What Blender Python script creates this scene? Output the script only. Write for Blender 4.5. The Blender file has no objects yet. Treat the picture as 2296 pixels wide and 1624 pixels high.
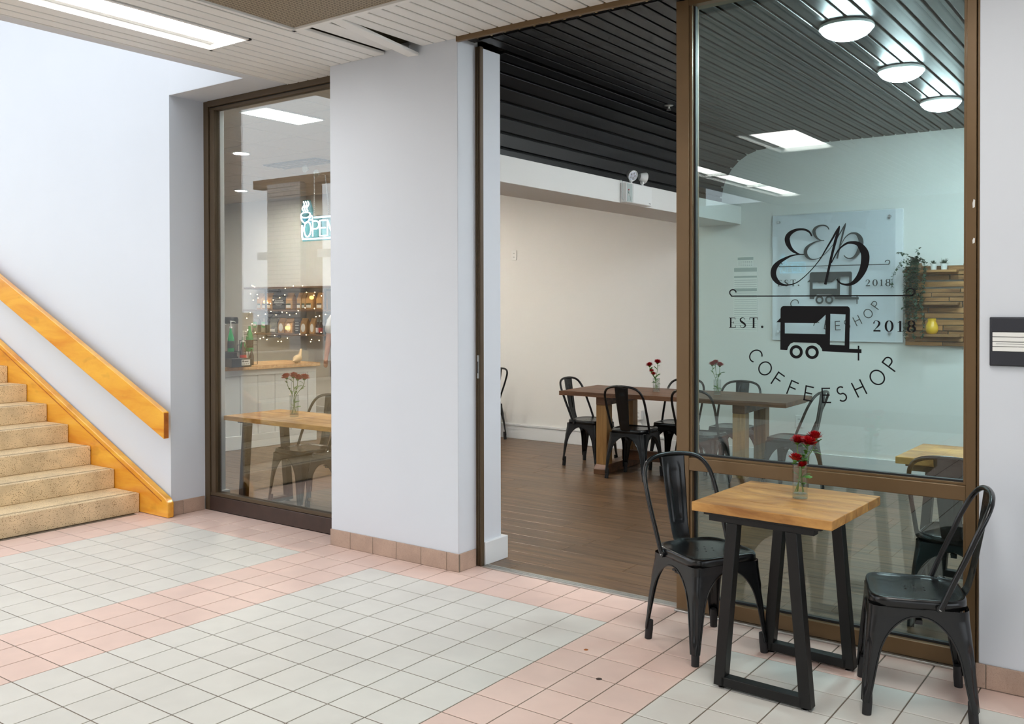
import bpy, math, random
from mathutils import Vector, Matrix
from mathutils.geometry import tessellate_polygon

random.seed(11)
D = bpy.data
SC = bpy.context.scene
COL = SC.collection
R = math.radians
TILE = 0.205            # floor tile pitch in metres
CEIL = 3.115            # concourse slat ceiling

# ------------------------------------------------------------------ camera
FPX, PPX, PPY = 2072.757, 1196.426, 706.648
CAM = Vector((2.34637, -3.89144, 1.55293))
YAW, PITCH, ROLL = 0.6220101, 0.0092815, -0.0017469
_f = Vector((-math.sin(YAW)*math.cos(PITCH), math.cos(YAW)*math.cos(PITCH), -math.sin(PITCH)))
_r = Vector((math.cos(YAW), math.sin(YAW), 0))
_u = _r.cross(_f)
CR = _r*math.cos(ROLL) + _u*math.sin(ROLL)
CU = _u*math.cos(ROLL) - _r*math.sin(ROLL)
CF = _f
cd = D.cameras.new('camera')
cd.sensor_width = 36.0
cd.lens = 36.0*FPX/2296
cd.shift_x = -(PPX-1148)/2296
cd.shift_y = -(812-PPY)/2296
cd.clip_start = 0.05
cam = D.objects.new('camera', cd)
COL.objects.link(cam)
M = Matrix.Identity(4)
for i in range(3):
    M[i][0], M[i][1], M[i][2], M[i][3] = CR[i], CU[i], -CF[i], CAM[i]
cam.matrix_world = M
SC.camera = cam

# ------------------------------------------------------------------ sky and exposure
SKY_COL, SKY_STR, EXPO = (0.88, 0.94, 1.0), 1.15, 1.05
w = D.worlds.new('overcast_sky')
SC.world = w
w.use_nodes = True
bg = w.node_tree.nodes['Background']
bg.inputs['Color'].default_value = (*SKY_COL, 1)
bg.inputs['Strength'].default_value = SKY_STR
SC.view_settings.view_transform = 'Standard'
SC.view_settings.look = 'None'
SC.view_settings.gamma = 1.0
SC.view_settings.use_curve_mapping = False
SC.view_settings.exposure = EXPO
try:
    SC.cycles.max_bounces = 7
    SC.cycles.diffuse_bounces = 3
    SC.cycles.glossy_bounces = 3
    SC.cycles.transparent_max_bounces = 16
    SC.cycles.use_adaptive_sampling = True
    SC.cycles.adaptive_threshold = 0.05
    SC.cycles.use_light_tree = False
    SC.cycles.adaptive_min_samples = 16
    SC.cycles.caustics_reflective = False
    SC.cycles.caustics_refractive = False
    SC.cycles.sample_clamp_indirect = 6.0
    SC.cycles.use_denoising = True
except Exception:
    pass

# emission strengths of the seen lamps and the added ones
E_PANEL, E_DOME, E_DOWN, E_NEON = 8.0, 50.0, 260.0, 4.0

# ------------------------------------------------------------------ materials
def srgb(r, g, b):
    f = lambda c: (c/255/12.92) if c <= 10.3 else ((c/255+0.055)/1.055)**2.4
    return (f(r), f(g), f(b))

def _new(name):
    m = D.materials.new(name)
    m.use_nodes = True
    nt = m.node_tree
    nt.nodes.clear()
    out = nt.nodes.new('ShaderNodeOutputMaterial')
    return m, nt, out

def _coords(nt, scale, rnd=True):
    tc = nt.nodes.new('ShaderNodeTexCoord')
    mp = nt.nodes.new('ShaderNodeMapping')
    mp.inputs['Scale'].default_value = scale
    nt.links.new(tc.outputs['Object'], mp.inputs['Vector'])
    if rnd:
        oi = nt.nodes.new('ShaderNodeObjectInfo')
        mu = nt.nodes.new('ShaderNodeMath'); mu.operation = 'MULTIPLY'; mu.inputs[1].default_value = 37.0
        nt.links.new(oi.outputs['Random'], mu.inputs[0])
        cx = nt.nodes.new('ShaderNodeCombineXYZ')
        for k in range(3): nt.links.new(mu.outputs[0], cx.inputs[k])
        nt.links.new(cx.outputs[0], mp.inputs['Location'])
    return mp.outputs[0]

def mat(name, col, rough=0.5, metal=0.0, noise=None, bump=None, vary=0.0, spec=0.5, coat=0.0):
    """noise=(scale, amount), bump=(scale, strength), vary=per object value change"""
    m, nt, out = _new(name)
    b = nt.nodes.new('ShaderNodeBsdfPrincipled')
    b.inputs['Roughness'].default_value = rough
    b.inputs['Metallic'].default_value = metal
    b.inputs['Specular IOR Level'].default_value = spec
    b.inputs['Coat Weight'].default_value = coat
    b.inputs['Coat Roughness'].default_value = 0.1
    nt.links.new(b.outputs[0], out.inputs[0])
    src = None
    if noise:
        n = nt.nodes.new('ShaderNodeTexNoise')
        n.inputs['Scale'].default_value = noise[0]
        n.inputs['Detail'].default_value = 5
        nt.links.new(_coords(nt, (1, 1, 1)), n.inputs['Vector'])
        rp = nt.nodes.new('ShaderNodeValToRGB')
        a = noise[1]
        rp.color_ramp.elements[0].position = 0.3
        rp.color_ramp.elements[1].position = 0.7
        rp.color_ramp.elements[0].color = (*[c*(1-a) for c in col], 1)
        rp.color_ramp.elements[1].color = (*[min(1, c*(1+a)) for c in col], 1)
        nt.links.new(n.outputs['Fac'], rp.inputs[0])
        src = rp.outputs[0]
    if vary:
        oi = nt.nodes.new('ShaderNodeObjectInfo')
        mr = nt.nodes.new('ShaderNodeMapRange')
        mr.inputs['To Min'].default_value = 1-vary
        mr.inputs['To Max'].default_value = 1+vary
        nt.links.new(oi.outputs['Random'], mr.inputs['Value'])
        hs = nt.nodes.new('ShaderNodeHueSaturation')
        nt.links.new(mr.outputs[0], hs.inputs['Value'])
        if src: nt.links.new(src, hs.inputs['Color'])
        else: hs.inputs['Color'].default_value = (*col, 1)
        src = hs.outputs[0]
    if src: nt.links.new(src, b.inputs['Base Color'])
    else: b.inputs['Base Color'].default_value = (*col, 1)
    if bump:
        n = nt.nodes.new('ShaderNodeTexNoise')
        n.inputs['Scale'].default_value = bump[0]
        n.inputs['Detail'].default_value = 3
        nt.links.new(_coords(nt, (1, 1, 1)), n.inputs['Vector'])
        bp = nt.nodes.new('ShaderNodeBump')
        bp.inputs['Strength'].default_value = bump[1]
        bp.inputs['Distance'].default_value = 0.01
        nt.links.new(n.outputs['Fac'], bp.inputs['Height'])
        nt.links.new(bp.outputs[0], b.inputs['Normal'])
    return m

def wood(name, c1, c2, stretch=(1.2, 14, 14), rough=0.45, vary=0.12, knots=0.0, coat=0.0, scale=2.0):
    m, nt, out = _new(name)
    b = nt.nodes.new('ShaderNodeBsdfPrincipled')
    b.inputs['Roughness'].default_value = rough
    b.inputs['Coat Weight'].default_value = coat
    b.inputs['Coat Roughness'].default_value = 0.15
    nt.links.new(b.outputs[0], out.inputs[0])
    v = _coords(nt, stretch)
    n = nt.nodes.new('ShaderNodeTexNoise')
    n.inputs['Scale'].default_value = scale
    n.inputs['Detail'].default_value = 8
    n.inputs['Roughness'].default_value = 0.62
    n.inputs['Distortion'].default_value = 0.6
    nt.links.new(v, n.inputs['Vector'])
    rp = nt.nodes.new('ShaderNodeValToRGB')
    rp.color_ramp.elements[0].position = 0.32
    rp.color_ramp.elements[1].position = 0.66
    rp.color_ramp.elements[0].color = (*c1, 1)
    rp.color_ramp.elements[1].color = (*c2, 1)
    nt.links.new(n.outputs['Fac'], rp.inputs[0])
    oi = nt.nodes.new('ShaderNodeObjectInfo')
    mr = nt.nodes.new('ShaderNodeMapRange')
    mr.inputs['To Min'].default_value = 1-vary
    mr.inputs['To Max'].default_value = 1+vary
    nt.links.new(oi.outputs['Random'], mr.inputs['Value'])
    hs = nt.nodes.new('ShaderNodeHueSaturation')
    nt.links.new(mr.outputs[0], hs.inputs['Value'])
    nt.links.new(rp.outputs[0], hs.inputs['Color'])
    src = hs.outputs[0]
    if knots:
        vo = nt.nodes.new('ShaderNodeTexNoise')
        vo.inputs['Scale'].default_value = 5.0
        vo.inputs['Detail'].default_value = 2
        nt.links.new(_coords(nt, (1, 2, 2)), vo.inputs['Vector'])
        r2 = nt.nodes.new('ShaderNodeValToRGB')
        r2.color_ramp.elements[0].position = 0.62
        r2.color_ramp.elements[1].position = 0.72
        r2.color_ramp.elements[0].color = (0, 0, 0, 1)
        r2.color_ramp.elements[1].color = (knots, knots, knots, 1)
        nt.links.new(vo.outputs['Fac'], r2.inputs[0])
        mx = nt.nodes.new('ShaderNodeMix'); mx.data_type = 'RGBA'
        nt.links.new(r2.outputs[0], mx.inputs[0])
        nt.links.new(src, mx.inputs[6])
        mx.inputs[7].default_value = (*[c*0.45 for c in c1], 1)
        src = mx.outputs[2]
    nt.links.new(src, b.inputs['Base Color'])
    bp = nt.nodes.new('ShaderNodeBump')
    bp.inputs['Strength'].default_value = 0.08
    bp.inputs['Distance'].default_value = 0.004
    nt.links.new(n.outputs['Fac'], bp.inputs['Height'])
    nt.links.new(bp.outputs[0], b.inputs['Normal'])
    return m

def emit(name, col, strength, sampled=True):
    m, nt, out = _new(name)
    if not sampled: m.cycles.emission_sampling = 'NONE'
    e = nt.nodes.new('ShaderNodeEmission')
    e.inputs[0].default_value = (*col, 1)
    e.inputs[1].default_value = strength
    nt.links.new(e.outputs[0], out.inputs[0])
    return m

def glass(name, tint, ior=1.5, rough=0.0):
    m, nt, out = _new(name)
    fr = nt.nodes.new('ShaderNodeFresnel')
    ge = nt.nodes.new('ShaderNodeNewGeometry')           # same reflectance on both faces of a pane
    mr = nt.nodes.new('ShaderNodeMapRange')
    mr.inputs['To Min'].default_value = ior
    mr.inputs['To Max'].default_value = 1/ior
    nt.links.new(ge.outputs['Backfacing'], mr.inputs['Value'])
    nt.links.new(mr.outputs[0], fr.inputs[0])
    tr = nt.nodes.new('ShaderNodeBsdfTransparent'); tr.inputs[0].default_value = (*tint, 1)
    gl = nt.nodes.new('ShaderNodeBsdfGlossy'); gl.inputs['Roughness'].default_value = rough
    mx = nt.nodes.new('ShaderNodeMixShader')
    nt.links.new(fr.outputs[0], mx.inputs[0])
    nt.links.new(tr.outputs[0], mx.inputs[1])
    nt.links.new(gl.outputs[0], mx.inputs[2])
    nt.links.new(mx.outputs[0], out.inputs[0])
    return m

def speckle(name, col, dark, scale, amount, rough=0.6, bump=0.3):
    """stone with small dark pits"""
    m, nt, out = _new(name)
    b = nt.nodes.new('ShaderNodeBsdfPrincipled')
    b.inputs['Roughness'].default_value = rough
    nt.links.new(b.outputs[0], out.inputs[0])
    v = _coords(nt, (1, 1, 1))
    vo = nt.nodes.new('ShaderNodeTexVoronoi')
    vo.inputs['Scale'].default_value = scale
    nt.links.new(v, vo.inputs['Vector'])
    n = nt.nodes.new('ShaderNodeTexNoise')
    n.inputs['Scale'].default_value = scale*0.22
    n.inputs['Detail'].default_value = 4
    nt.links.new(v, n.inputs['Vector'])
    th = nt.nodes.new('ShaderNodeMath'); th.operation = 'MULTIPLY'
    th.inputs[1].default_value = amount
    nt.links.new(n.outputs['Fac'], th.inputs[0])
    lt = nt.nodes.new('ShaderNodeMath'); lt.operation = 'LESS_THAN'
    nt.links.new(vo.outputs['Distance'], lt.inputs[0])
    nt.links.new(th.outputs[0], lt.inputs[1])
    n2 = nt.nodes.new('ShaderNodeTexNoise')
    n2.inputs['Scale'].default_value = 6.0
    n2.inputs['Detail'].default_value = 5
    nt.links.new(v, n2.inputs['Vector'])
    rp = nt.nodes.new('ShaderNodeValToRGB')
    rp.color_ramp.elements[0].position = 0.35
    rp.color_ramp.elements[1].position = 0.65
    rp.color_ramp.elements[0].color = (*[c*0.86 for c in col], 1)
    rp.color_ramp.elements[1].color = (*[min(1, c*1.1) for c in col], 1)
    nt.links.new(n2.outputs['Fac'], rp.inputs[0])
    mx = nt.nodes.new('ShaderNodeMix'); mx.data_type = 'RGBA'
    nt.links.new(lt.outputs[0], mx.inputs[0])
    nt.links.new(rp.outputs[0], mx.inputs[6])
    mx.inputs[7].default_value = (*dark, 1)
    nt.links.new(mx.outputs[2], b.inputs['Base Color'])
    iv = nt.nodes.new('ShaderNodeMath'); iv.operation = 'SUBTRACT'; iv.inputs[0].default_value = 1.0
    nt.links.new(lt.outputs[0], iv.inputs[1])
    bp = nt.nodes.new('ShaderNodeBump')
    bp.inputs['Strength'].default_value = bump
    bp.inputs['Distance'].default_value = 0.003
    nt.links.new(iv.outputs[0], bp.inputs['Height'])
    nt.links.new(bp.outputs[0], b.inputs['Normal'])
    return m

def perforated(name, col, hole, scale):
    m, nt, out = _new(name)
    b = nt.nodes.new('ShaderNodeBsdfPrincipled')
    b.inputs['Roughness'].default_value = 0.6
    nt.links.new(b.outputs[0], out.inputs[0])
    v = _coords(nt, (1, 1, 0.0001), rnd=False)
    vo = nt.nodes.new('ShaderNodeTexVoronoi')
    vo.inputs['Scale'].default_value = scale
    vo.inputs['Randomness'].default_value = 0.0
    nt.links.new(v, vo.inputs['Vector'])
    lt = nt.nodes.new('ShaderNodeMath'); lt.operation = 'LESS_THAN'; lt.inputs[1].default_value = 0.36
    nt.links.new(vo.outputs['Distance'], lt.inputs[0])
    mx = nt.nodes.new('ShaderNodeMix'); mx.data_type = 'RGBA'
    nt.links.new(lt.outputs[0], mx.inputs[0])
    mx.inputs[6].default_value = (*col, 1)
    mx.inputs[7].default_value = (*hole, 1)
    nt.links.new(mx.outputs[2], b.inputs['Base Color'])
    return m

X = {}
X['wall'] = mat('wall_paint', srgb(217, 222, 230), 0.6, noise=(1.3, 0.012), bump=(60, 0.03))
X['wall_in'] = mat('cafe_wall_paint', srgb(232, 231, 228), 0.65, noise=(1.1, 0.01))
X['trim'] = mat('white_trim_paint', srgb(228, 231, 233), 0.4)
X['slat'] = mat('cream_metal_slat', srgb(238, 238, 236), 0.45, noise=(2.0, 0.02), vary=0.015)
X['void'] = mat('ceiling_void', srgb(120, 112, 88), 0.8)
X['slatk'] = mat('black_metal_slat', srgb(13, 14, 17), 0.38, noise=(3.0, 0.1), vary=0.06, spec=0.42)
X['voidk'] = mat('black_void', srgb(12, 12, 13), 0.8)
X['tile_g'] = mat('grey_floor_tile', srgb(216, 213, 206), 0.42, noise=(7, 0.035), bump=(220, 0.05), vary=0.025)
X['tile_p'] = mat('pink_floor_tile', srgb(227, 198, 186), 0.42, noise=(7, 0.04), bump=(220, 0.05), vary=0.03)
X['grout'] = mat('floor_grout', srgb(124, 112, 99), 0.85, noise=(30, 0.1))
X['base'] = speckle('brown_base_tile', srgb(184, 158, 141), srgb(146, 118, 102), 420, 0.5, 0.55, 0.15)
X['bronze'] = mat('bronze_aluminium', srgb(116, 92, 63), 0.38, 0.3, noise=(4, 0.06), bump=(300, 0.02))
X['bronze_d'] = mat('dark_bronze_sill', srgb(66, 50, 44), 0.42, 0.15, noise=(14, 0.15))
X['bronze_m'] = mat('shadow_bronze', srgb(82, 66, 46), 0.55, 0.05, noise=(5, 0.08))  # bronze copy with the shade on the left frames put into its colour
X['gasket'] = mat('black_gasket', srgb(26, 27, 30), 0.5)
X['alu'] = mat('aluminium', srgb(188, 188, 184), 0.35, 0.8, noise=(20, 0.1))
X['pane'] = glass('tinted_storefront_glass', (0.83, 0.95, 0.95), 1.74)
X['pane_l'] = glass('clear_storefront_glass', (0.94, 0.955, 0.935), 1.92)
X['chair'] = mat('black_satin_metal', srgb(9, 11, 14), 0.26, 0.0, spec=0.55, noise=(3, 0.06))
X['foot'] = mat('black_rubber', srgb(24, 22, 24), 0.6)
X['steel'] = mat('black_steel', srgb(12, 12, 13), 0.42, 0.0, spec=0.4)
X['chrome'] = mat('chrome', srgb(205, 205, 208), 0.15, 1.0)
X['top'] = wood('pine_table_top', srgb(140, 92, 42), srgb(204, 154, 86), (1.6, 4.5, 4.5), 0.48, 0.10, 0.55)
X['top_edge'] = wood('pine_edge', srgb(196, 124, 44), srgb(232, 168, 84), (1.0, 9, 9), 0.5, 0.06, 0.3)
X['butcher'] = wood('butcher_block', srgb(190, 140, 88), srgb(226, 184, 132), (1.0, 11, 11), 0.45, 0.08)
X['walnut'] = wood('walnut_slab', srgb(70, 42, 24), srgb(122, 82, 52), (1.0, 8, 8), 0.48, 0.05, 0.3)
X['post'] = wood('oak_post', srgb(128, 92, 48), srgb(170, 128, 74), (14, 14, 1.0), 0.5, 0.1)
X['plank'] = wood('vinyl_plank', srgb(58, 42, 29), srgb(118, 90, 64), (0.7, 10, 10), 0.33, 0.12, scale=2.6)
X['stair'] = speckle('pitted_stone', srgb(228, 204, 164), srgb(150, 120, 84), 110, 0.5, 0.6, 0.4)
X['rail'] = wood('varnished_rail', srgb(226, 138, 16), srgb(250, 186, 60), (1.0, 5, 5), 0.3, 0.04, 0.25, coat=0.6, scale=1.4)
X['rail_end'] = wood('varnished_rail_end', srgb(150, 78, 20), srgb(196, 112, 36), (5, 5, 5), 0.4, 0.04)
X['white'] = mat('white_plastic', srgb(236, 236, 234), 0.4)
X['lens'] = mat('clear_lamp_lens', srgb(205, 208, 220), 0.15, 0.2)
X['panel'] = emit('light_panel', (1.0, 0.97, 0.92), E_PANEL)
X['panel_in'] = emit('mirrored_light_stand_in', (0.93, 1.0, 0.97), 6.0)
X['dome'] = emit('dome_lamp_glow', (0.90, 0.97, 1.0), E_DOME)
X['down'] = emit('downlight_glow', (1.0, 0.93, 0.82), E_DOWN)
X['neon_w'] = emit('white_neon', (0.86, 0.93, 1.0), E_NEON, False)
X['neon_b'] = emit('blue_neon', (0.25, 0.85, 1.0), E_NEON*0.9)
X['fairy'] = emit('warm_bulb', (1.0, 0.72, 0.38), 9.0, False)
X['vinyl'] = mat('black_vinyl', srgb(10, 10, 14), 0.5, spec=0.2)
X['vinyl_w'] = mat('dark_print', srgb(62, 66, 68), 0.4)
X['acrylic'] = glass('clear_acrylic', (0.975, 0.985, 0.992), 1.5)
X['acr_back'] = mat('pale_sign_panel', srgb(240, 242, 247), 0.3, coat=0.2)
X['grille'] = perforated('perforated_grille', srgb(164, 150, 128), srgb(96, 84, 66), 52)
X['red'] = mat('red_petal', srgb(176, 12, 22), 0.5, vary=0.15)
X['green'] = mat('leaf_green', srgb(72, 122, 46), 0.5, vary=0.2)
X['dgreen'] = mat('dark_leaf_green', srgb(44, 74, 52), 0.5, vary=0.25)
X['stem'] = mat('stem_green', srgb(104, 132, 70), 0.5)
X['vase'] = glass('vase_glass', (0.965, 0.975, 0.97), 1.5)
X['vase_base'] = glass('vase_base_glass', (0.86, 0.90, 0.88), 1.7)
X['neon_back'] = glass('glow_tinted_acrylic', (0.45, 0.86, 0.97), 1.4)  # the sign backing's cyan glow is put into this tint
X['water'] = glass('water', (0.93, 0.95, 0.93), 1.15)
X['yellow'] = mat('yellow_glaze', srgb(236, 186, 30), 0.22, coat=0.7)
X['paper'] = mat('paper', srgb(238, 238, 234), 0.7)
X['ink'] = mat('grey_ink', srgb(176, 186, 184), 0.7)
X['kraft'] = mat('kraft_paper', srgb(190, 146, 92), 0.6, noise=(9, 0.12), bump=(14, 0.5))
X['foil'] = mat('foil_pouch', srgb(196, 194, 180), 0.25, 0.7, noise=(12, 0.3), bump=(16, 0.8))
X['slate'] = mat('chalkboard', srgb(44, 42, 38), 0.6)
X['pipe'] = mat('black_pipe', srgb(40, 38, 38), 0.45, 0.4)
X['shelfwood'] = wood('shelf_wood', srgb(84, 60, 42), srgb(128, 96, 68), (1, 9, 9), 0.55, 0.1)
X['pallet'] = wood('pallet_wood', srgb(112, 72, 40), srgb(186, 138, 88), (1.2, 9, 9), 0.6, 0.3)
X['gbottle'] = mat('green_bottle_glass', srgb(18, 150, 84), 0.12, spec=0.7, coat=0.6)
X['brown'] = mat('dark_bottle', srgb(60, 40, 34), 0.2, coat=0.5)
X['silver'] = mat('brushed_steel', srgb(168, 160, 152), 0.32, 0.9)
X['blackp'] = mat('black_plastic', srgb(30, 30, 32), 0.45)
X['skin'] = mat('skin', srgb(196, 142, 112), 0.55)
X['shirt'] = mat('white_cotton', srgb(232, 230, 228), 0.85, noise=(14, 0.05))
X['denim'] = mat('dark_denim', srgb(72, 84, 94), 0.85, noise=(30, 0.15))
X['hair'] = mat('brown_hair', srgb(58, 40, 28), 0.6)
X['birdwood'] = mat('pale_carved_wood', srgb(226, 196, 156), 0.5, noise=(8, 0.1))
X['ctile'] = mat('ceiling_tile', srgb(196, 186, 172), 0.8, noise=(40, 0.06))
X['brick'] = mat('pale_brick', srgb(206, 200, 196), 0.8, noise=(12, 0.1), vary=0.08)
X['mortar'] = mat('mortar', srgb(150, 146, 142), 0.9)
X['tan'] = mat('tan_frame', srgb(150, 124, 98), 0.6)
X['far'] = mat('far_concourse_wall', srgb(176, 172, 166), 0.7, noise=(0.6, 0.06))
X['asphalt'] = mat('outside_paving', srgb(150, 150, 148), 0.9, noise=(2, 0.1))
X['signk'] = mat('charcoal_plate', srgb(46, 48, 56), 0.45)
X['brass'] = mat('brass', srgb(190, 160, 100), 0.3, 0.8)

# ------------------------------------------------------------------ mesh helpers
class MB:
    def __init__(s):
        s.v, s.f = [], []
    def add(s, vs, fs):
        n = len(s.v)
        s.v += [tuple(p) for p in vs]
        s.f += [tuple(i+n for i in f) for f in fs]
        return s
    def box(s, x0, x1, y0, y1, z0, z1):
        return s.add([(x0,y0,z0),(x1,y0,z0),(x1,y1,z0),(x0,y1,z0),(x0,y0,z1),(x1,y0,z1),(x1,y1,z1),(x0,y1,z1)],
                     [(0,3,2,1),(4,5,6,7),(0,1,5,4),(1,2,6,5),(2,3,7,6),(3,0,4,7)])
    def bar(s, p, q, w, h, up=(0,0,1)):
        p, q = Vector(p), Vector(q)
        d = (q-p).normalized(); up = Vector(up)
        a = d.cross(up).normalized()*w/2
        b = a.cross(d).normalized()*h/2
        vs = [p-a-b, p+a-b, p+a+b, p-a+b, q-a-b, q+a-b, q+a+b, q-a+b]
        return s.add(vs, [(0,3,2,1),(4,5,6,7),(0,1,5,4),(1,2,6,5),(2,3,7,6),(3,0,4,7)][::1])
    def tube(s, pts, r, n=8, closed=False, cap=True):
        pts = [Vector(p) for p in pts]
        N = len(pts)
        rs = r if isinstance(r, (list, tuple)) else [r]*N
        tang = []
        for i in range(N):
            a = pts[(i-1) % N] if (closed or i > 0) else pts[i]
            b = pts[(i+1) % N] if (closed or i < N-1) else pts[i]
            tang.append((b-a).normalized())
        t0 = tang[0]
        ref = Vector((0,0,1)) if abs(t0.z) < 0.9 else Vector((1,0,0))
        nrm = (ref - t0*ref.dot(t0)).normalized()
        vs, fs = [], []
        for i in range(N):
            t = tang[i]
            nrm = (nrm - t*nrm.dot(t)).normalized()
            bn = t.cross(nrm)
            for k in range(n):
                a = 2*math.pi*k/n
                vs.append(pts[i] + (nrm*math.cos(a)+bn*math.sin(a))*rs[i])
        for i in range(N if closed else N-1):
            j = (i+1) % N
            for k in range(n):
                l = (k+1) % n
                fs.append((i*n+k, i*n+l, j*n+l, j*n+k))
        if cap and not closed:
            fs.append(tuple(range(n-1, -1, -1)))
            fs.append(tuple((N-1)*n+k for k in range(n)))
        return s.add(vs, fs)
    def lathe(s, prof, n=24, c=(0,0,0)):
        vs, fs = [], []
        for r, z in prof:
            for k in range(n):
                a = 2*math.pi*k/n
                vs.append((c[0]+r*math.cos(a), c[1]+r*math.sin(a), c[2]+z))
        for i in range(len(prof)-1):
            for k in range(n):
                l = (k+1) % n
                fs.append((i*n+k, i*n+l, (i+1)*n+l, (i+1)*n+k))
        if prof[0][0] > 1e-6: fs.append(tuple(range(n-1, -1, -1)))
        if prof[-1][0] > 1e-6: fs.append(tuple((len(prof)-1)*n+k for k in range(n)))
        return s.add(vs, fs)
    def prism(s, poly, axis, a, b, holes=()):
        """2D polygon (with holes) extruded along an axis: 'y' -> (x,z), 'x' -> (y,z), 'z' -> (x,y)"""
        P = {'y': lambda u, v, t: (u, t, v), 'x': lambda u, v, t: (t, u, v), 'z': lambda u, v, t: (u, v, t)}[axis]
        loops = [list(poly)] + [list(h) for h in holes]
        tris = tessellate_polygon([[Vector((p[0], p[1], 0)) for p in lp] for lp in loops])
        flat = [p for lp in loops for p in lp]
        n = len(flat)
        vs = [P(p[0], p[1], a) for p in flat] + [P(p[0], p[1], b) for p in flat]
        fs = [tuple(t) for t in tris] + [tuple(i+n for i in reversed(t)) for t in tris]
        k = 0
        for lp in loops:
            m = len(lp)
            for i in range(m):
                j = (i+1) % m
                fs.append((k+i, k+j, k+j+n, k+i+n))
            k += m
        return s.add(vs, fs)
    def stroke(s, pts, y0, y1, closed=False):
        """ribbon of changing width in an XZ plane, pts = (x, z, width)"""
        pts = smooth_pts(pts, 4, closed)
        N = len(pts)
        L = []
        for i in range(N):
            a = pts[(i-1) % N] if (closed or i > 0) else pts[i]
            b = pts[(i+1) % N] if (closed or i < N-1) else pts[i]
            dx, dz = b[0]-a[0], b[1]-a[1]
            l = math.hypot(dx, dz) or 1
            nx, nz = -dz/l, dx/l
            h = pts[i][2]/2
            L.append(((pts[i][0]+nx*h, pts[i][1]+nz*h), (pts[i][0]-nx*h, pts[i][1]-nz*h)))
        vs = []
        for a, b in L:
            vs += [(a[0], y0, a[1]), (b[0], y0, b[1]), (b[0], y1, b[1]), (a[0], y1, a[1])]
        fs = []
        for i in range(N if closed else N-1):
            p, q = 4*i, 4*((i+1) % N)
            fs += [(p, p+1, q+1, q), (p+1, p+2, q+2, q+1), (p+2, p+3, q+3, q+2), (p+3, p, q, q+3)]
        if not closed:
            fs += [(0, 3, 2, 1), (4*N-4, 4*N-3, 4*N-2, 4*N-1)]
        return s.add(vs, fs)
    def build(s, name, m, parent=None, bev=0.0, loc=None, rotz=None, angle=38, flat=False, solid=0.0, sub=0):
        me = D.meshes.new(name)
        me.from_pydata(s.v, [], s.f)
        me.validate()
        finish(me, m, angle, flat)
        return link(name, me, parent, bev, loc, rotz, solid, sub)

def finish(me, m, angle=38, flat=False):
    import bmesh
    bm = bmesh.new(); bm.from_mesh(me)
    bmesh.ops.recalc_face_normals(bm, faces=bm.faces)
    bm.to_mesh(me); bm.free()
    me.materials.append(X[m] if isinstance(m, str) else m)
    if not flat:
        me.polygons.foreach_set('use_smooth', [True]*len(me.polygons))
        me.set_sharp_from_angle(angle=R(angle))
    me.update()

def link(name, me, parent=None, bev=0.0, loc=None, rotz=None, solid=0.0, sub=0):
    o = D.objects.new(name, me)
    COL.objects.link(o)
    if parent: o.parent = parent
    if loc is not None: o.location = loc
    if rotz is not None: o.rotation_euler.z = rotz
    if sub:
        md = o.modifiers.new('subdivision', 'SUBSURF'); md.levels = sub; md.render_levels = sub
    if solid:
        md = o.modifiers.new('thickness', 'SOLIDIFY'); md.thickness = solid; md.offset = -1
    if bev:
        md = o.modifiers.new('bevel', 'BEVEL'); md.width = bev; md.segments = 2
        md.limit_method = 'ANGLE'; md.angle_limit = R(40)
    return o

def smooth_pts(pts, k=4, closed=False):
    """Catmull-Rom through points of any dimension"""
    n = len(pts)
    if n < 3: return [tuple(p) for p in pts]
    out = []
    for i in range(n if closed else n-1):
        g = lambda j: pts[j % n] if closed else pts[max(0, min(n-1, j))]
        p0, p1, p2, p3 = g(i-1), g(i), g(i+1), g(i+2)
        for t in range(k):
            u = t/k
            out.append(tuple(0.5*((2*b)+(-a+c)*u+(2*a-5*b+4*c-d)*u*u+(-a+3*b-3*c+d)*u**3) for a, b, c, d in zip(p0, p1, p2, p3)))
    if not closed: out.append(tuple(pts[-1]))
    return out

def thing(name, label, cat, loc=(0,0,0), rotz=0.0, group=None):
    o = D.objects.new(name, None)
    COL.objects.link(o)
    o.location = loc
    o.rotation_euler.z = rotz
    o.empty_display_size = 0.05
    return tag(o, label, cat, group)

def tag(o, label, cat, group=None):
    o['label'] = label
    o['category'] = cat
    if group: o['group'] = group
    return o

def struct(o, label=None):
    o['kind'] = 'structure'
    if label: o['label'] = label
    return o

def sempty(name):
    o = D.objects.new(name, None)
    COL.objects.link(o)
    o['kind'] = 'structure'
    return o

def copy_tree(o, parent=None):
    c = o.copy()
    COL.objects.link(c)
    c.parent = parent
    for ch in list(o.children):
        copy_tree(ch, c)
    return c

def put(proto, used, loc, rotz, label, group=None):
    """first call places the prototype itself, later ones copies"""
    o = proto if not used else copy_tree(proto)
    used.append(1)
    o.location = loc
    o.rotation_euler.z = rotz
    o['label'] = label
    if group: o['group'] = group
    elif 'group' in o: del o['group']
    return o

def pix(x, y, z):
    q = Vector((x, y, z)) - CAM
    d = q.dot(CF)
    if d < 0.05: return None
    return (PPX+FPX*q.dot(CR)/d, PPY-FPX*q.dot(CU)/d)
# ================================================================== SETTING
GX = lambda n: -0.936+0.1*n                         # slat joints of the concourse ceiling

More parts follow.
